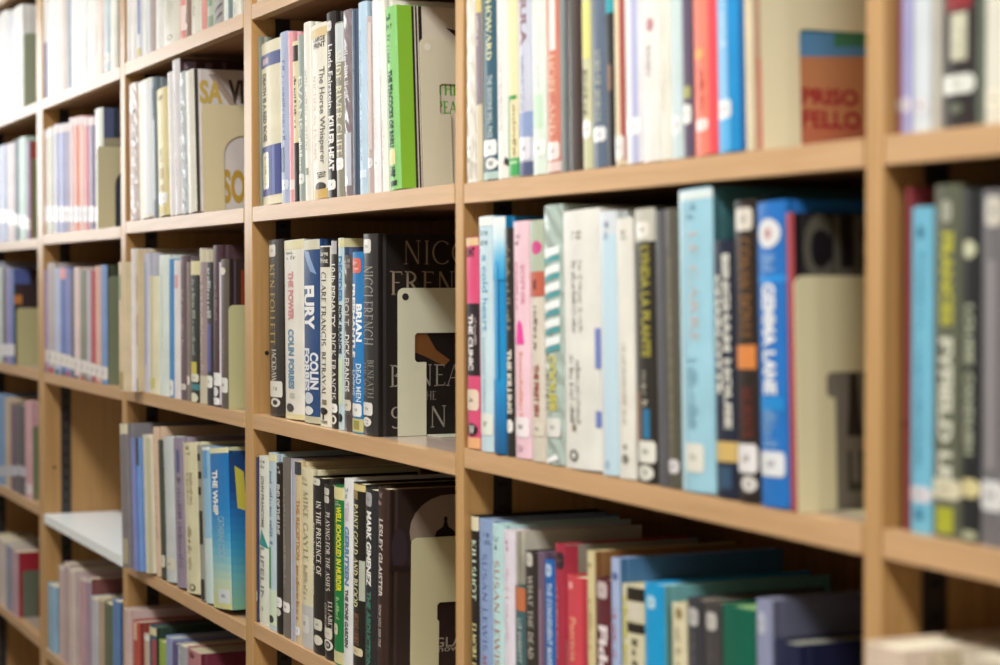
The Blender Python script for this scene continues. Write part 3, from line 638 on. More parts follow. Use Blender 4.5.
B(3, 2, 530.7, 544.5, 221, 'd3cbbd', 'beige book with red brown block', [('r', 0, 1, 221, 272, 'a9b5a0'), ('o', .6, 248, .35, 7, 'c24a82'), ('r', 0, 1, 272, 297, 'b8604e'), ('r', .35, .6, 280, 290, '6b2f28'), ('g', 10, .4, .65, 307, 350, '5a5148'), ('h', 'THE FIRST SIN', .35, .7, 365, 417, '9a5048'), ('l', 423, 437, 'd6d0bf')])
stripes = []
for i in range(6):
    y = 246+i*18
    stripes += [('p', [(.05, y+5), (.9, y), (.9, y+8), (.05, y+13)], 'e4eaea'), ('p', [(.05, y+14), (.9, y+9), (.9, y+14), (.05, y+19)], '4f9aa0')]
B(3, 2, 544.7, 563, 206, 'a3b5ae', 'teal and white striped plastic covered book', stripes[:12]+[('h', 'COOLIER', .35, .75, 356, 414, 'c6bf60'), ('g', 10, .1, .3, 356, 412, '3b3a38'), ('p', [(.1, 462), (.7, 455), (.8, 460), (.15, 466)], 'eef0f0'), ('l', 419, 438, 'dcdcd6', .2, .9)], kind='crinkle')
B(3, 2, 563.2, 600, 212, 'dedfd8', 'thick white book', [('x', '', .35, .6, 232, 240, '7a7060'), ('g', 18, .32, .46, 262, 334, '9a9c96'), ('g', 18, .52, .62, 262, 334, 'aeb0aa'), ('g', 18, .22, .36, 357, 425, '8f918c'), ('g', 18, .42, .55, 362, 425, 'a3a59e'), ('o', .35, 430, .06, 4, '7a6448'), ('o', .33, 458, .13, 6, '555750'), ('o', .33, 458, .06, 3, 'dedfd8'), ('r', .9, 1, 330, 370, '6f7fb8'), ('r', .9, 1, 412, 428, '6f7fb8')])
B(3, 2, 600.2, 617, 212, 'd3dde2', 'white book with pale blue stripe', [('r', .35, 1, 235, 480, 'b9d3e0'), ('x', '', .4, .7, 222, 240, '8a9cb5'), ('r', .3, .6, 462, 470, '9ab0c4')])
B(3, 2, 617.2, 634, 219, 'e0dfd6', 'ivory white book', [('x', '', .4, .7, 230, 240, 'a39f92'), ('g', 20, .4, .6, 345, 425, 'b5b3a8'), ('o', .5, 448, .12, 3, '8a887e'), ('o', .5, 460, .2, 5, '77756c')])
B(3, 2, 636, 656, 209, '2d2b27', 'black book with olive lettering', [('r', 0, 1, 209, 242, 'b9b8ac'), ('l', 222, 238, 'dedcd2', .2, .8), ('h', 'LYNDA LA PLANTE', .4, .8, 246, 358, '9a9440'), ('g', 8, .4, .65, 372, 408, 'b5b2a4'), ('r', .4, .75, 410, 440, '2f6f96'), ('r', 0, .3, 392, 450, '8a6a50'), ('l', 442, 464, 'dfe0d6', .1, .95), ('o', .5, 474, .38, 8, 'd3d4ca'), ('x', 'V', .4, .6, 470, 478, '2d2b27')])
B(3, 2, 656.2, 666, 211, '595a5e', 'dark grey book')
B(3, 2, 666.2, 678, 209, '57544a', 'olive brown book', [('r', .25, .6, 258, 460, '6b6654'), ('g', 14, .3, .6, 300, 440, '857f6a'), ('l', 460, 474, 'd3d1d4')])
B(3, 2, 678.2, 713, 191, '9bcbdd', 'thick pale blue book', [('r', 0, 1, 191, 200, 'd3e0e0'), ('x', '', .35, .6, 205, 220, '5a86a0'), ('s', 'LE CARRE', .4, .65, 232, 345, 'c3b5b0', .16), ('g', 14, .3, .6, 360, 430, '86b4ca'), ('l', 445, 474, 'dcddd2', .15, .75), ('r', 0, .2, 200, 495, 'b5d6e0')], cc='3f6f78')
B(3, 2, 714, 735, 241, '20283c', 'navy book with white dotted lettering', [('h', 'CHARLOTTE', .15, .45, 275, 395, 'dfe0d6'), ('h', 'BINGHAM HOUSE', .55, .85, 255, 430, 'cfd0c6'), ('r', 0, 1, 443, 463, 'c9ad6a'), ('r', .2, .8, 468, 490, '33506a')])
B(3, 2, 735.3, 757, 201, '2a221f', 'black book with brown lettering', [('l', 208, 231, 'd3cec2', .15, .9), ('s', 'CONAN DOYLE', .3, .8, 238, 340, '8a6238', .2), ('r', .1, .95, 346, 370, 'd08246'), ('s', 'MURDER', .3, .8, 388, 440, '6b2f2a', .2), ('l', 445, 474, 'e0dfe0', .05, .95), ('o', .6, 485, .34, 8, 'd3d1cc'), ('x', '', .5, .72, 482, 488, '2a221f')])
B(3, 2, 757.3, 787, 203, '2272c2', 'blue book with round white sticker', [('o', .5, 234, .38, 15, 'd6d9da'), ('o', .5, 234, .12, 6, 'b98a88'), ('g', 4, .3, .7, 255, 272, '7fa9dc'), ('r', .1, 1, 276, 284, '2a8ad6'), ('h', 'GEMMA LANE', .25, .7, 284, 396, 'e3e8ec'), ('r', .1, .9, 398, 412, '1f86cc'), ('g', 10, .2, .7, 412, 448, '7fb0e0'), ('l', 453, 478, 'dde2e6', .05, .9)])
XE = B(3, 2, 787.3, 794, 213, 'a5434a', 'slim red book with black cover', [], cc='18161c', cover=[('h', 'CLE', 802, 872, 214, 284, '56564e'), ('r', 824, 890, 368, 510, '77756c'), ('p', [(846, 372), (853, 372), (856, 420), (858, 436), (842, 436), (844, 410)], '2b2624'), ('r', 858, 875, 440, 505, 'b04a3c'), ('h', 'LE', 842, 864, 450, 490, '3f433c'), ('r', 860, 872, 398, 420, '8a5a40')])
bookend(3, 2, XE, 796, 276, (829, 373, 837, 398), 'tee', 'tall khaki grey steel bookend in third row of fifth bay', col='d6d2ae')
# fourth row
B(3, 3, 470, 479.8, 515, '242120', 'black book with cream top and lettering', [('r', 0, 1, 515, 531, 'd6d0b4'), ('s', 'KILLSHOT', .22, .8, 541, 601, 'c9dcc6', .2), ('s', 'ELMORE LEONARD', .25, .8, 624, 706, 'dcd59a', .2)])
B(3, 3, 480.2, 493, 519, '8ba3cc', 'periwinkle blue book', [('x', '', .55, .9, 533, 545, '4a5878'), ('s', 'SUSAN LEWIS', .4, .75, 555, 652, '5a6a9c', .12), ('s', 'MISSING', .4, .7, 656, 710, 'b04a5a', .12)])
B(3, 3, 493.2, 504.6, 524, 'b9dcde', 'pale aqua book with red lettering', [('x', '', .35, .7, 538, 551, '5a6e74'), ('s', 'SUSAN LEWIS', .3, .75, 562, 668, 'b06a60', .12)])
B(3, 3, 504.8, 516, 530, 'e0dae6', 'lilac white book', [('x', '', .3, .6, 541, 552, 'c09ab0'), ('g', 8, .3, .6, 570, 640, 'd6bfcf')], cc='cfcbbc')
B(3, 3, 516.2, 526, 586, '44646a', 'short teal book with orange top', [('r', 0, 1, 586, 612, 'b9704c'), ('t', 'LIZ EVERETT', .4, .75, 620, 664, 'b9c6c0')])
B(3, 3, 526.2, 538.5, 551, '34302d', 'black brown book with white label', [('l', 554, 568, 'c3c1b8', .2, .75), ('s', 'WHAT THE DEAD', .35, .75, 577, 660, 'b9b5aa', .18)])
B(3, 3, 538.7, 545.2, 552, '6c5a70', 'slim mauve book', [('r', .3, .7, 590, 690, '8d7184')])
B(3, 3, 545.4, 556, 560, '2064ae', 'blue book beside mauve one', [('l', 565, 578, 'a9c6e6', .2, .8), ('t', 'THE CONVENIENT MARR', .35, .8, 584, 668, 'c9dcf0')])
B(3, 3, 556.2, 566, 544, 'a63247', 'crimson book with black label', [('l', 553, 570, '33202a', .2, .95), ('g', 10, .2, .4, 590, 660, 'd6a3b0')], cc='8f8a80', cover=[('r', 560, 578, 540, 640, 'a63247')])
B(3, 3, 566.2, 588, 575, 'cf4a54', 'short red book', [('o', .35, 588, .14, 4, 'e6a09c'), ('t', 'Patricia', .3, .6, 620, 664, 'e6a88c'), ('r', .85, 1, 575, 690, 'b03a46')], cc='9c8f7c')
B(3, 3, 588.2, 595.5, 551, 'd3c799', 'cream tan book', [('o', .5, 566, .22, 2.5, '8a8060'), ('g', 8, .4, .7, 600, 650, 'a8855a')], cc='8c6238', D=.165)
B(3, 3, 595.8, 612, 578, '5f2a33', 'maroon book with white lettering', [('l', 583, 600, 'c3b5b4', .2, .85), ('h', 'Fiddle', .3, .85, 627, 700, 'e0d8d8')], cc='6b3a3c')
B(3, 3, 612.2, 620.5, 558, 'a3b6da', 'periwinkle book with long blue cover', [('g', 8, .3, .7, 610, 660, 'b56a80'), ('o', .6, 577, .3, 4, '4f5f9a')], cc='47749f', D=.18, pages='b5b8c0')
B(3, 3, 620.8, 645, 584, 'd3cfae', 'cream book with black photograph panel', [('r', .4, 1, 588, 602, '2b2622'), ('r', .4, 1, 624, 634, '2b2622'), ('r', .5, .9, 604, 622, 'c9c5b5'), ('h', 'LEAR JO', .1, .35, 600, 668, 'c9c43e'), ('g', 6, .6, .8, 640, 668, '3f3a30')])
B(3, 3, 645.3, 665, 583, '189bd6', 'bright cyan blue book', [('l', 598, 611, 'a9d6ea', .25, .7), ('g', 8, .1, .25, 620, 664, '7fc6e6')], cc='6fa9ae', D=.18, pages='8fc3cc')
B(3, 3, 673, 688, 603, 'd8d2b0', 'cream book with dark marks', [('o', .6, 615, .2, 6, '8a7a50'), ('g', 6, .4, .7, 630, 668, 'a39c80')])
B(3, 3, 688.2, 705.5, 598, '3a3a42', 'dark grey book with pale label', [('l', 610, 628, 'b5b5b4', .15, .75), ('g', 8, .4, .6, 635, 668, '77777c')])
B(3, 3, 705.8, 721.5, 601, '454243', 'charcoal book with pale label', [('l', 614, 632, 'b9b9b4', .2, .85), ('g', 8, .4, .6, 640, 668, '6f6c6c')])
B(3, 3, 721.8, 757, 604, '06604c', 'thick dark green book', [('r', 0, 1, 604, 610, '8fb56a')], cc='07503f', pages='7fa86a')
B(3, 3, 757.3, 773, 599, '8c93b2', 'lavender grey book', [('l', 614, 636, 'b5bccd', .2, .7)], cc='5b5e74', D=.18)
B(3, 3, 773.4, 800, 640, '1c2344', 'short navy book', [('r', 0, 1, 640, 645, 'a9b3b5')], cc='1d2244', pages='a9ac9c')

# ================= rightmost bay =================
B(4, 1, 897, 901.5, None, '9a5a60', 'slim dusty red book', [('l', 98, 112, 'd3ccd0')])
B(4, 1, 901.7, 914, None, 'a3a3cf', 'lilac book', [('l', 97, 112, 'd6d3de')])
B(4, 1, 914.3, 933, None, 'd3dde3', 'bluish white book', [('l', 97, 112, 'dcdce2')])
B(4, 1, 933.3, 943, None, 'b9b6ac', 'warm grey book')
B(4, 1, 943.3, 978, None, '322e30', 'thick black book with cream lettering', [('r', .1, .9, -30, 9, '8a3238'), ('r', .3, .8, 12, 60, 'b9b9a2'), ('g', 9, .38, .72, 14, 58, 'e0e0cc'), ('l', 74, 93, 'dfe3dc', 0, .98), ('o', .5, 108, .2, 5, '6a7262')])
B(4, 1, 978.3, 985, None, '5f6a5c', 'slim dark green grey book')
B(4, 1, 985.3, 1010, None, 'dddccf', 'ivory thick book', [('l', 88, 108, 'e6e3d0')])
B(4, 1, 1010.5, 1040, None, 'c9b9a0', 'beige thick book')
B(4, 2, 907.5, 911.5, 187, '8a3a40', 'slim dark red book')
B(4, 2, 911.8, 935.5, 207, '72b8d4', 'sky blue book with faint blue lettering', [('o', .5, 232, .15, 7, '33708e'), ('s', 'PATRICIA', .4, .65, 252, 330, '4f93b2', .18), ('g', 14, .4, .6, 345, 468, '3f7fa0'), ('l', 487, 503, 'cfd0d8', 0, 1), ('o', .5, 515, .2, 6, '3f7fa0')])
B(4, 2, 935.8, 965, 185, '5d6253', 'dark olive book with lime lettering', [('l', 200, 222, 'a3a698', .35, .7), ('h', 'FRANCES', .35, .75, 232, 326, 'b5b545'), ('h', 'FYFIELD LET', .3, .75, 338, 500, 'd0d3c2'), ('l', 480, 500, 'd0ccb0', 0, 1), ('r', .2, .8, 508, 534, 'a3a834')])
B(4, 2, 965.3, 983, 190, '24282b', 'black book with cream disc', [('o', .4, 249, .42, 9, 'c3c8a8'), ('h', 'LOUISE', .2, .7, 305, 365, 'a9b098'), ('h', 'CANDLISH', .2, .7, 372, 455, 'a9b098'), ('l', 480, 498, 'd6cd98', 0, 1), ('r', .1, .9, 532, 540, 'a3ac90')])
B(4, 2, 983.3, 1012, 190, '6f6e72', 'grey book with cream label', [('l', 196, 226, 'c9c6ba', .2, .8), ('r', .3, .6, 260, 470, '8d8a8c'), ('l', 482, 512, 'd6d9da', .05, .9)])
B(4, 2, 1012.5, 1045, 195, '4a4a4c', 'dark grey thick book')
B(4, 3, 866, 905, 642, 'd8c6b4', 'cream pink book standing proud', [], set=-.035, pages='e3dcc6')
B(4, 3, 906, 950, 646, 'b9ad92', 'beige book', [], set=-.01, pages='d9d3bd')
B(4, 3, 951, 1005, 650, 'c9beaa', 'pale tan book', [], set=.0, pages='d9d3bd')

# ================= third bay =================
for a, b, c, d, sp in [(127, 132, 'e6e6e4', 'white slim book', []), (132, 138, 'eceae6', 'white book with faint print', []), (138, 144, 'd9dce6', 'white book with blue stripe', [('r', .3, .75, -20, 33, '7f8cb8'), ('r', .3, .8, 47, 55, 'cfc070')]),
      (144, 149, 'e8ecec', 'bluish white slim book', []), (149, 157, 'b5a8a4', 'grey brown book', [('r', 0, .5, -20, 50, 'c9ccd2')]), (157, 164, 'eceeec', 'bright white book', []),
      (164, 181, 'dcdacb', 'ivory thick book', [('g', 10, .3, .7, -10, 20, 'c6c3b4'), ('o', .5, 36, .17, 3, 'a09c8c'), ('o', .5, 36, .09, 1.6, 'dcdacb')]), (181, 186.5, 'e2958a', 'salmon book', [('r', .5, 1, 5, 30, 'ecdcd6')]),
      (186.5, 192, '8f7468', 'brown book with white patch', [('r', 0, .5, -20, 12, 'dcc3b8'), ('o', .3, 25, .3, 4, 'eadfd8')]), (192, 202, 'dedccd', 'cream book with brown lettering', [('g', 9, .3, .6, -10, 15, 'a39a84')]),
      (202, 208, 'dd9a90', 'pink red book', [('r', 0, .4, -20, 30, 'e6d9d4')]), (208, 216, 'b5bfae', 'grey green book', [('r', .1, .8, -5, 5, '7f9a80'), ('r', .1, .9, 15, 27, '8a9a84')]),
      (216, 225, 'a39f9c', 'silver patterned book', [('p', [(.1, 8), (.9, 2), (.9, 5), (.1, 12)], '5f5a5a'), ('p', [(.1, 18), (.9, 11), (.9, 14), (.1, 22)], '5f5a5a')]),
      (225, 229, 'dfe6e0', 'mint white slim book', []), (229, 233, '6f8384', 'slim dark teal book', []), (233, 241.5, 'e2e2d8', 'white book beside upright', [('g', 6, .4, .7, 2, 14, 'b9b7aa')])]:
    B(1, 0, a, b, None, c, d, sp)
B(1, 1, 129.5, 138.5, 85, 'ccc0bb', 'pinkish grey book', [('r', .1, .4, 115, 185, 'c9a596'), ('g', 14, .5, .8, 110, 190, 'b0a09c')], kind='crinkle')
B(1, 1, 138.8, 152, 83, 'e3e3d6', 'ivory book', [('r', .6, 1, 84, 216, 'e0e5e8'), ('r', .1, .3, 90, 216, 'dfe0c0')])
B(1, 1, 152.2, 156.3, 78, '75848e', 'slim blue grey patterned book', [('r', .2, .8, 120, 200, 'b9c6cc'), ('g', 10, .2, .8, 88, 115, '3f4c58')])
B(1, 1, 156.5, 168, 91, 'dccf94', 'pale yellow book with brown marks', [('g', 5, .35, .7, 96, 100, '8a7a40'), ('g', 7, .4, .6, 150, 162, '9a8448'), ('r', .35, .65, 169, 180, 'b09a50'), ('r', .35, .65, 186, 192, 'b09a50'), ('l', 194, 205, 'dedbd0'), ('r', .2, .8, 208, 214, 'cfc070')])
B(1, 1, 168.2, 173, 73, 'e6e6e6', 'white slim book', [])
B(1, 1, 173.2, 180, 61, 'dedcdf', 'tall pinkish white book with purple cover', [('g', 22, .3, .55, 90, 190, 'cfc6cb')], cc='4a3238', cover=[('r', 185, 196, 63, 70, '8a7a90'), ('r', 205, 212, 64, 71, '7a6570'), ('r', 222, 226, 63, 70, '6d5560')])
B(1, 1, 180.2, 186, 73, 'b9c2c6', 'silver grey slim book', [('g', 24, .3, .6, 90, 195, '97a1a6')], kind='crinkle')
XE = B(1, 1, 186.2, 194, 72, 'e0dfd3', 'ivory book with gold lettered cover', [], cc='cbc4c0', cover=[('r', 190, 197.5, 70, 215, '3d3c38'), ('p', [(208, 76), (216, 76), (240, 112), (232, 112)], '9a8a80'), ('h', 'SA', 199, 222, 82, 106, 'b9a050'), ('h', 'VI', 228, 243, 82, 106, '4a4240'), ('h', 'SO', 220, 243, 172, 206, 'b08f38')])
bookend(1, 1, XE, 202, 106, (225, 137), 'arch', 'tan steel bookend with arched opening in second row of third bay', col='ccc09a')
B(1, 2, 119.3, 125.8, 262, 'd6c6a6', 'cream book standing proud of shelf', [('r', .3, .6, 275, 300, '6f8a68'), ('r', .2, .8, 372, 390, 'a9986c')], set=-.03)
B(1, 2, 126, 132.5, 249, 'e6e4e6', 'white book in clear jacket', [], kind='crinkle', set=-.016)
B(1, 2, 132.7, 140, 250, 'd0c09c', 'cream and brown patterned book', [('r', .2, .7, 275, 300, 'b08f60'), ('r', .3, .8, 315, 345, '9a6a48'), ('r', .2, .9, 378, 390, '6b5a58')], set=-.008)
B(1, 2, 140.2, 150, 253, 'c6c9dc', 'lilac white book', [('r', .4, .7, 262, 365, '9aa6cf'), ('r', 0, .3, 256, 380, 'e0e0e6')])
B(1, 2, 150.2, 159.5, 276, 'e2dfc0', 'short pale yellow book', [('r', .3, .5, 278, 390, 'c9c6a0'), ('r', .2, .7, 378, 388, 'c6c270')])
B(1, 2, 159.7, 169.5, 255, 'd9e6e0', 'pale mint book', [('g', 20, .4, .6, 275, 360, 'c3d0c9')])
B(1, 2, 169.7, 174.5, 259, '4a8cc4', 'slim mid blue book', [('r', 0, .35, 262, 400, 'bcd6e6'), ('l', 380, 396, 'dfe6ea')])
B(1, 2, 174.7, 181, 260, 'e3dfe0', 'white book with red top mark', [('r', .3, .8, 275, 288, 'cf9a9c')])
B(1, 2, 181.2, 187.3, 256, '6a5a60', 'mauve brown book', [('g', 18, .3, .7, 290, 360, 'a3949a'), ('l', 384, 390, 'cfcac6')])
B(1, 2, 187.5, 190.5, 262, '847a74', 'slim taupe book', [('l', 376, 385, 'e2dcd4')])
B(1, 2, 190.7, 200.3, 260, '30322f', 'dark green book with cream top', [('r', 0, 1, 261, 275, 'cfc99c'), ('g', 22, .35, .7, 280, 355, '9aa598'), ('r', .1, .8, 362, 374, 'c3b94e'), ('l', 374, 382, 'dcdcc9'), ('r', 0, 1, 384, 390, '3f8088'), ('o', .5, 398, .4, 5, 'd3d5bc')])
B(1, 2, 200.6, 207.3, 248, '9d8c8a', 'pinkish taupe book', [('r', 0, 1, 249, 262, 'c3bca0'), ('g', 24, .3, .7, 275, 370, 'c6b8b5'), ('r', 0, 1, 376, 412, 'c3bda6')])
B(1, 2, 207.5, 214, 249, '3a3a3e', 'black book with white lettering', [('r', 0, 1, 249, 262, 'b5ae94'), ('g', 12, .3, .8, 268, 318, 'c6c9cc'), ('r', .2, .8, 324, 372, '5a5a90'), ('l', 376, 388)])
B(1, 2, 214.2, 221.7, 245, '4a343a', 'dark plum book in clear jacket', [('r', 0, .08, 246, 405, 'd9d0de'), ('r', .9, 1, 262, 405, 'cfc6d3'), ('g', 12, .4, .7, 285, 320, '94757a'), ('l', 373, 386, 'e9eaea', -.3, .98), ('o', .5, 392, .3, 5, 'd9dcdc'), ('l', 398, 405, 'f0f2f2', .1, .9)])
XE = B(1, 2, 221.9, 229.3, 259, '5f5750', 'grey brown book with pale disc', [('o', .45, 271, .35, 4, 'cfc9b8'), ('g', 14, .4, .65, 340, 372, '8d857a'), ('l', 378, 393, 'dfe2de')], cc='33241f', cover=[('r', 241, 246, 270, 330, '7a3420'), ('r', 234, 236, 262, 400, '4a3f50')])
bookend(1, 2, XE, 228.5, 305, None, 'plain', 'khaki steel bookend without opening in third row of third bay', col='b5b387')
blue = ['1f6fb4', '1c79bf', '2486c6', '4a9fcc', '7db8cf', 'b5cfca', 'cdd2a8']
B(1, 3, 120.5, 127.5, 424, '7d7a7e', 'dark grey book with cream top', [('r', 0, 1, 424, 436, 'd0cab0'), ('r', 0, .4, 436, 560, '9a9298'), ('r', .4, .9, 540, 565, 'a9a389')], set=-.026)
B(1, 3, 128, 134.5, 437, '7f88bd', 'lilac blue book', [('r', 0, .3, 438, 560, 'c3c3d6')], set=-.018)
B(1, 3, 134.7, 139.5, 437, '6d94d0', 'slim cornflower blue book', [('r', 0, 1, 437, 466, '3f4c4c')], set=-.012)
B(1, 3, 139.7, 150.5, 434, 'd9d5c3', 'ivory book with clear jacket', [('r', .7, 1, 440, 575, 'b9b89a')], set=-.006)
B(1, 3, 150.7, 158.5, 426, 'd8bda4', 'peach book', [('g', 14, .5, .7, 470, 540, 'b08a74')])
B(1, 3, 158.7, 163.3, 440, '454a42', 'slim black green book', [('l', 556, 568, 'd0cfc0')])
B(1, 3, 163.5, 173.5, 437, 'c6cfd0', 'pale silver book', [('g', 24, .1, .3, 460, 545, '8f9694'), ('l', 560, 572, 'd9d6c4')])
B(1, 3, 173.7, 183.5, 438, '94899c', 'mauve book', [('r', .5, .75, 452, 475, '4f5a86'), ('g', 22, .5, .8, 480, 570, '6b6070')])
B(1, 3, 183.7, 197.5, 443, 'dad6b3', 'cream yellow book', [('x', '', .35, .65, 449, 458, '66635a'), ('g', 14, .3, .5, 476, 508, 'a39f80'), ('g', 14, .55, .75, 476, 508, 'a39f80'), ('g', 18, .3, .6, 530, 572, 'a8a486'), ('o', .55, 590, .2, 3.5, '55534a'), ('o', .55, 590, .1, 2, 'dad6b3')])
B(1, 3, 197.7, 202.3, 445, '94958c', 'slim black and white patterned book', [('r', .1, .8, 455, 462, '2a2a28'), ('r', .3, .9, 473, 480, '2a2a28'), ('r', .1, .8, 488, 496, '2a2a28'), ('r', .2, .9, 512, 545, '33332f'), ('r', .1, .9, 580, 600, '2f3134')])
B(1, 3, 202.5, 210, 447, '8fbbd8', 'light blue book', [('r', 0, 1, 447, 452, 'd6dede'), ('r', .2, .8, 452, 480, '5a97c6'), ('r', 0, 1, 540, 610, 'bcd0d0')])
XE = B(1, 3, 210.3, 228.5, 448, '1877bc', 'blue book shading to sandy foot', [('r', 0, 1, 448, 457, 'd9d8b0'), ('G', 0, 1, 462, 612, ['1a74ba', '1a78bd', '1c80c2', '3f9bcc', '7ab8cc', 'b5cbb4', 'c6c88c']), ('l', 592, 606, 'cfdbe0', .4, .95),
   ('h', 'THE WHIP', .22, .55, 474, 519, 'e9eef0'), ('t', 'CATHERINE COOK', .5, .8, 520, 562, '9cc6de')], cc='17406f',
   cover=[('r', 228, 250, 440, 456, 'b5b890'), ('G', 228, 250, 458, 618, ['163a68', '173f74', '1f66a4', '2f84ac', '5f9aa0', '74a084']), ('p', [(234, 471), (243, 477), (245, 516), (236, 513)], 'b9b044')])
B(1, 4, 125, 130.5, 609, 'c9b3b0', 'dusty pink book', [], pages='b9a896', set=-.014)
B(1, 4, 130.7, 140, 619, 'b25248', 'brick red book', [('r', .4, .8, 619, 640, 'd6b096')], cc='8a3a34', pages='b5a597', set=-.008)
B(1, 4, 140.3, 150, 631, 'c6b0a0', 'pinkish beige book', [('r', 0, 1, 631, 640, 'd8dad6')])
B(1, 4, 150.2, 156.5, 626, '3f6070', 'dark teal book with cream top', [('r', 0, 1, 626, 636, 'cfc8a4'), ('r', .7, 1, 640, 668, 'a04a50')], cc='2c4038', pages='4a5c4c')
B(1, 4, 160, 166.5, 641, '92ad50', 'lime green slim book', [])
B(1, 4, 166.7, 173, 637, '8f9ac0', 'lavender blue book', [], pages='b5bcb5')
B(1, 4, 173.2, 178, 643, '5a5480', 'slim violet book', [])
B(1, 4, 178.2, 187.5, 644, 'a0a5ad', 'grey book with white scrawl', [('g', 6, .2, .6, 650, 668, 'd6d9dc')])
B(1, 4, 187.8, 201, 648, 'b07a80', 'dusty rose book with maroon cover', [('o', .5, 657, .2, 3, '6b3a40')], cc='6e2c3c', pages='b5ad90')

# ================= second bay =================
for a, b, c, d, sp in [(44, 48, '9a98b0', 'dark lilac slim book', [('r', 0, 1, -20, 42, 'dcdcd8')]), (48.3, 56, 'eceae8', 'white book', []), (56.2, 63, 'e8e9e6', 'white book with faint stripe', [('r', .4, .6, 0, 70, 'dcdfe0')]), (63.2, 67, 'dccfc8', 'slim pinkish book', []),
      (67.2, 72, 'a9b0bc', 'slim grey blue book', []), (72.2, 81, 'eef0ee', 'bright white book', []), (81.2, 89, 'e6e8e8', 'bluish white book', []), (89.2, 99, 'ebeae4', 'ivory white book', []), (99.2, 105, 'e6d6cd', 'pale peach book', []),
      (105.2, 111.5, 'c3d3dc', 'pale blue book', [('l', 52, 62, 'ececea')]), (111.7, 117.5, 'eef0e8', 'white book beside dark gap', [])]:
    B(0, 0, a, b, None, c, d, sp)
R1 = [(44.5, 48, 130, 'd6c3b8', 'slim peach book'), (48.2, 54, 128, 'cfd2c0', 'cream green book'), (54.2, 60, 125, 'b3b6d3', 'lilac book'), (60.2, 66, 124, '9aa2cf', 'periwinkle book'), (66.2, 70, 123, 'a9a3b8', 'slim mauve book'),
      (70.2, 74.5, 118, 'e3cdd0', 'slim pale pink book'), (74.7, 80, 117, 'e3937a', 'orange book'), (80.2, 84.5, 116, 'ecc9c0', 'light salmon book'), (84.7, 89.5, 117, 'df98a2', 'rose pink book'), (89.7, 95.5, 117, '8d84a3', 'purple grey book')]
for a, b, y, c, d in R1: B(0, 1, a, b, y, c, d, [('l', 206, 222, 'e3e1e6', 0, 1), ('r', 0, 1, y, y+8, 'ddd3d3')])
XE = B(0, 1, 95.8, 103.5, 109, 'dbe2d8', 'mint white book with slate cover', [('l', 206, 222, 'e3e1e6', 0, 1)], cc='3f4558', cover=[('r', 104, 114, 108, 140, '58648a'), ('r', 104, 120, 138, 146, 'a9a38a')])
bookend(0, 1, XE, 97, 146, (115, 168), 'arch', 'cream steel bookend with arched opening in second row of second bay', col='d3cda8')
R2 = [(44.7, 47.5, 270, 'a08fbd', 'slim purple book'), (47.7, 55, 263, 'b9afb0', 'warm grey book'), (55.2, 60.5, 268, 'b5c0dc', 'pale blue book'), (60.7, 66, 267, '6b80bb', 'mid blue book with pink top'), (66.2, 71, 268, '8a90c3', 'violet blue book'),
      (71.2, 74, 270, '6f7080', 'slim dark grey book'), (74.2, 80, 267, 'dfcbc9', 'pinkish white book'), (80.2, 87, 270, '8b8c80', 'grey green book'), (87.2, 91, 270, 'b9b9c0', 'slim silver book'), (91.2, 96, 270, 'b65c69', 'red book'),
      (96.2, 101, 266, 'dcb3a3', 'peach book'), (101.2, 107.5, 265, '7c9aca', 'cornflower blue book')]
for i, (a, b, y, c, d) in enumerate(R2):
    X_ = B(0, 2, a, b, y, c, d, [('l', 349+i*1.6, 362+i*1.6, 'dedad6', 0, 1), ('r', .1, .9, 366+i*1.6, 372+i*1.6, ['5a5a6a', 'b04a50', '3f6a8a'][i % 3])]+([('r', 0, 1, 268, 279, 'e0a3a4')] if i == 3 else []), cc='3f4a38' if i == 11 else None)
bookend(0, 2, X_, 108.5, 276, None, 'plain', 'grey green steel bookend in third row of second bay', col='7f8a70')
for a, b, y, c, d, cc in [(46, 56, 582, '8fb5cf', 'sky blue book', None), (59.5, 64.5, 566, 'c3b0ae', 'pinkish grey book', None), (64.7, 69.5, 563, 'b59fa2', 'mauve book', None), (69.7, 75, 569, 'cbbcb8', 'dusty white book', None),
                          (81, 86.5, 577, 'bf9aa3', 'dusty rose book', None), (86.7, 91.5, 578, '9f8ea0', 'grey mauve book', '7a4a4c'), (92, 99, 597, 'bcbfc8', 'short silver book', None), (99.2, 104.5, 600, 'b59f8a', 'short tan book', None),
                          (104.7, 113, 602, '5f6a54', 'short dark green book', None), (113.2, 120, 600, '5f83b5', 'short blue book', '4a6da0')]:
    B(0, 4, a, b, y, c, d, [('r', 0, 1, y, y+5, 'cfc8bf')] if y < 600 and a > 50 else [], cc=cc)

# ================= leftmost bay =================
for a, b, y, c, d in [(-9, 0, 20, 'e0e2e6', 'white book'), (.3, 8, 13, 'e8eae6', 'white book with ivory top'), (8.3, 13, 14, 'dfe0ec', 'lilac white slim book'), (13.3, 23, 9, 'eceeec', 'bright white book')]:
    X_ = B(-1, 0, a, b, y, c, d)
bookend(-1, 0, X_, 24, 33, None, 'plain', 'grey green steel bookend in top row of leftmost bay', col='9aa48c')
for i, (a, b, y, c, d) in enumerate([(-9, -1, 150, 'b5b9d6', 'lavender book'), (-.7, 7, 146, 'a9b5d8', 'lilac blue book'), (7.3, 15, 144, 'd3c5c6', 'pinkish cream book'), (15.3, 19, 140, '77838f', 'slim slate book'), (19.2, 26.5, 138, 'b3cfc2', 'mint green book'), (26.8, 30, 141, 'a99fbd', 'slim lilac book with red cover')]):
    X_ = B(-1, 1, a, b, y, c, d, [('l', 214+i*2-6, 226+i*2-6, 'e3e6e8', 0, 1)], cc='a8503f' if i == 5 else None)
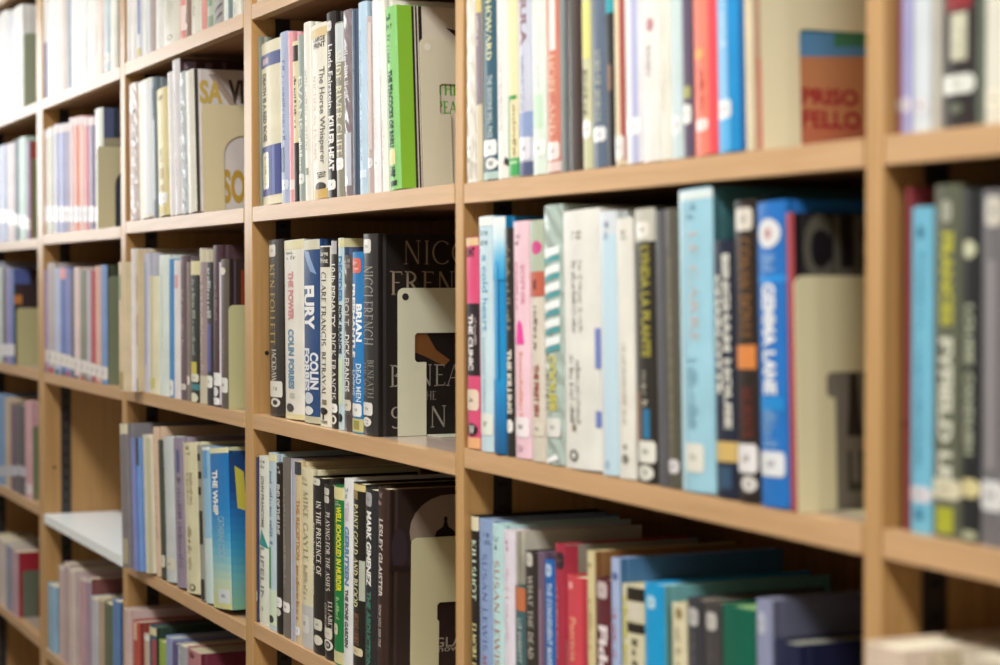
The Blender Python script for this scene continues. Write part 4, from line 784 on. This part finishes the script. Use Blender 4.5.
bookend(-1, 1, X_, 31.5, 158, None, 'plain', 'dull olive steel bookend in second row of leftmost bay', col='7f8468')
for i, (a, b, y, c, d) in enumerate([(-8, -1, 262, 'a3a9b8', 'grey blue book'), (-.7, 3, 267, 'c6d3cf', 'slim mint book'), (3.2, 5.7, 268, '454a55', 'slim black book'), (5.9, 10, 268, '9a8fbd', 'lilac book'), (10.2, 14, 269, '6a80b0', 'blue book with night scene cover')]):
    X_ = B(-1, 2, a, b, y, c, d, [('l', 344, 356, 'dadbe3', 0, 1)], cc='33262a' if i == 4 else None, cover=[('r', 14, 30, 268, 284, '4a5a94'), ('r', 14, 22, 295, 304, 'b5763c')] if i == 4 else [])
bookend(-1, 2, X_, 16.5, 308, None, 'plain', 'khaki steel bookend in third row of leftmost bay', col='aeaa80')
for i, (a, b, y, c, d) in enumerate([(-8, 0, 394, '7f8fae', 'blue grey book'), (.3, 5, 395, '6f97c3', 'mid blue book'), (5.2, 10.5, 398, 'c0ad96', 'tan book'), (10.7, 16.5, 404, '70606e', 'dark plum book'), (16.7, 25, 404, '5a585e', 'charcoal book'), (25.3, 31.5, 401, 'c9a0a6', 'dusty pink book')]):
    X_ = B(-1, 3, a, b, y, c, d, [('l', 466, 476, 'b9bcc9', 0, 1)] if i < 5 else [('l', 484, 494, 'dcd3d6', 0, 1)])
bookend(-1, 3, X_, 32.5, 426, None, 'plain', 'dark olive green steel bookend in fourth row of leftmost bay', col='727c5e')
for i, (a, b, y, c, d) in enumerate([(-9, -1, 535, 'bcb6a6', 'beige book'), (-.5, 6, 540, 'cfc3bf', 'dusty white book'), (6.3, 12, 545, '8d90a6', 'grey lilac book'), (12.3, 18.5, 550, 'b59aa5', 'mauve pink book with red cover')]):
    X_ = B(-1, 4, a, b, y, c, d, [], cc='96232f' if i == 3 else None)
bookend(-1, 4, X_, 22.5, 571, (38, 592), 'rect', 'dark grey green steel bookend in bottom row of leftmost bay', col='5c6454')
for a, b, y, c, d in [(-6, 3, 655, 'b5a596', 'beige book'), (3.3, 12, 658, '8a8a84', 'grey book')]: B(-1, 5, a, b, y, c, d) if len(SH[-1]) > 6 else None

# ------------------------------------------------------------------ room
def struct(name, m):
    o = m.build(name); o['kind'] = 'structure'; return o
m = MB(); m.box(-5, 8, -2.6, .6, ZF-.05, ZF, mat('8a7f72', 'matte')); struct('floor', m)
m = MB(); m.box(-5, 8, -2.6, .6, 1.3, 1.35, mat('e8e6e0', 'matte')); struct('ceiling', m)
m = MB(); m.box(-5, 8, .45, .5, ZF, 1.3, mat('ddd6c8', 'matte')); struct('wall_back', m)
m = MB(); m.box(-5.05, -5, -2.6, .6, ZF, 1.3, mat('c9c4ba', 'matte')); struct('wall_left', m)
wm = bpy.data.materials.new('daylit_glass'); wm.use_nodes = True
q = wm.node_tree.nodes['Principled BSDF']; q.inputs['Emission Color'].default_value = (.95, .98, 1, 1); q.inputs['Emission Strength'].default_value = WIN
fm = mat('e4e4e0', 'metal')
m = MB(); m.box(-4.999, -4.985, -2.45, -.35, .15, 1.15, wm); wn = struct('window_1', m)
m = MB()
for yy in (-2.5, -1.8, -1.07, -.35): m.box(-4.999, -4.95, yy, yy+.05, .1, 1.2, fm)
m.box(-4.999, -4.945, -2.5, -.3, .1, .15, fm); m.box(-4.999, -4.945, -2.5, -.3, 1.15, 1.2, fm)
o = m.build('window_frame'); o.parent = wn
m = MB(); m.box(-5, 8, -2.65, -2.6, ZF, 1.3, mat('a89880', 'matte')); struct('wall_front', m)
lm = bpy.data.materials.new('lamp_diffuser'); lm.use_nodes = True
q = lm.node_tree.nodes['Principled BSDF']; q.inputs['Emission Color'].default_value = (1, .95, .88, 1); q.inputs['Emission Strength'].default_value = 2
for i, (lx, p) in enumerate(LIGHTS):
    f = empty('ceiling_light', (lx, -.85, 1.3), ['long ceiling light over the far left bays', 'long ceiling light over the middle bays', 'long ceiling light above the rightmost bay', 'long ceiling light added beyond the right end to brighten right-facing covers'][i], 'ceiling light', 'ceiling lights over the aisle')
    m = MB(); m.box(-.64, .64, -.19, .19, -.07, -.001, mat('dcdcd8', 'metal')); m.build('housing', f)
    m = MB(); m.box(-.6, .6, -.15, .15, -.085, -.0705, lm); m.build('diffuser', f)
print('BOOKS', nbook)
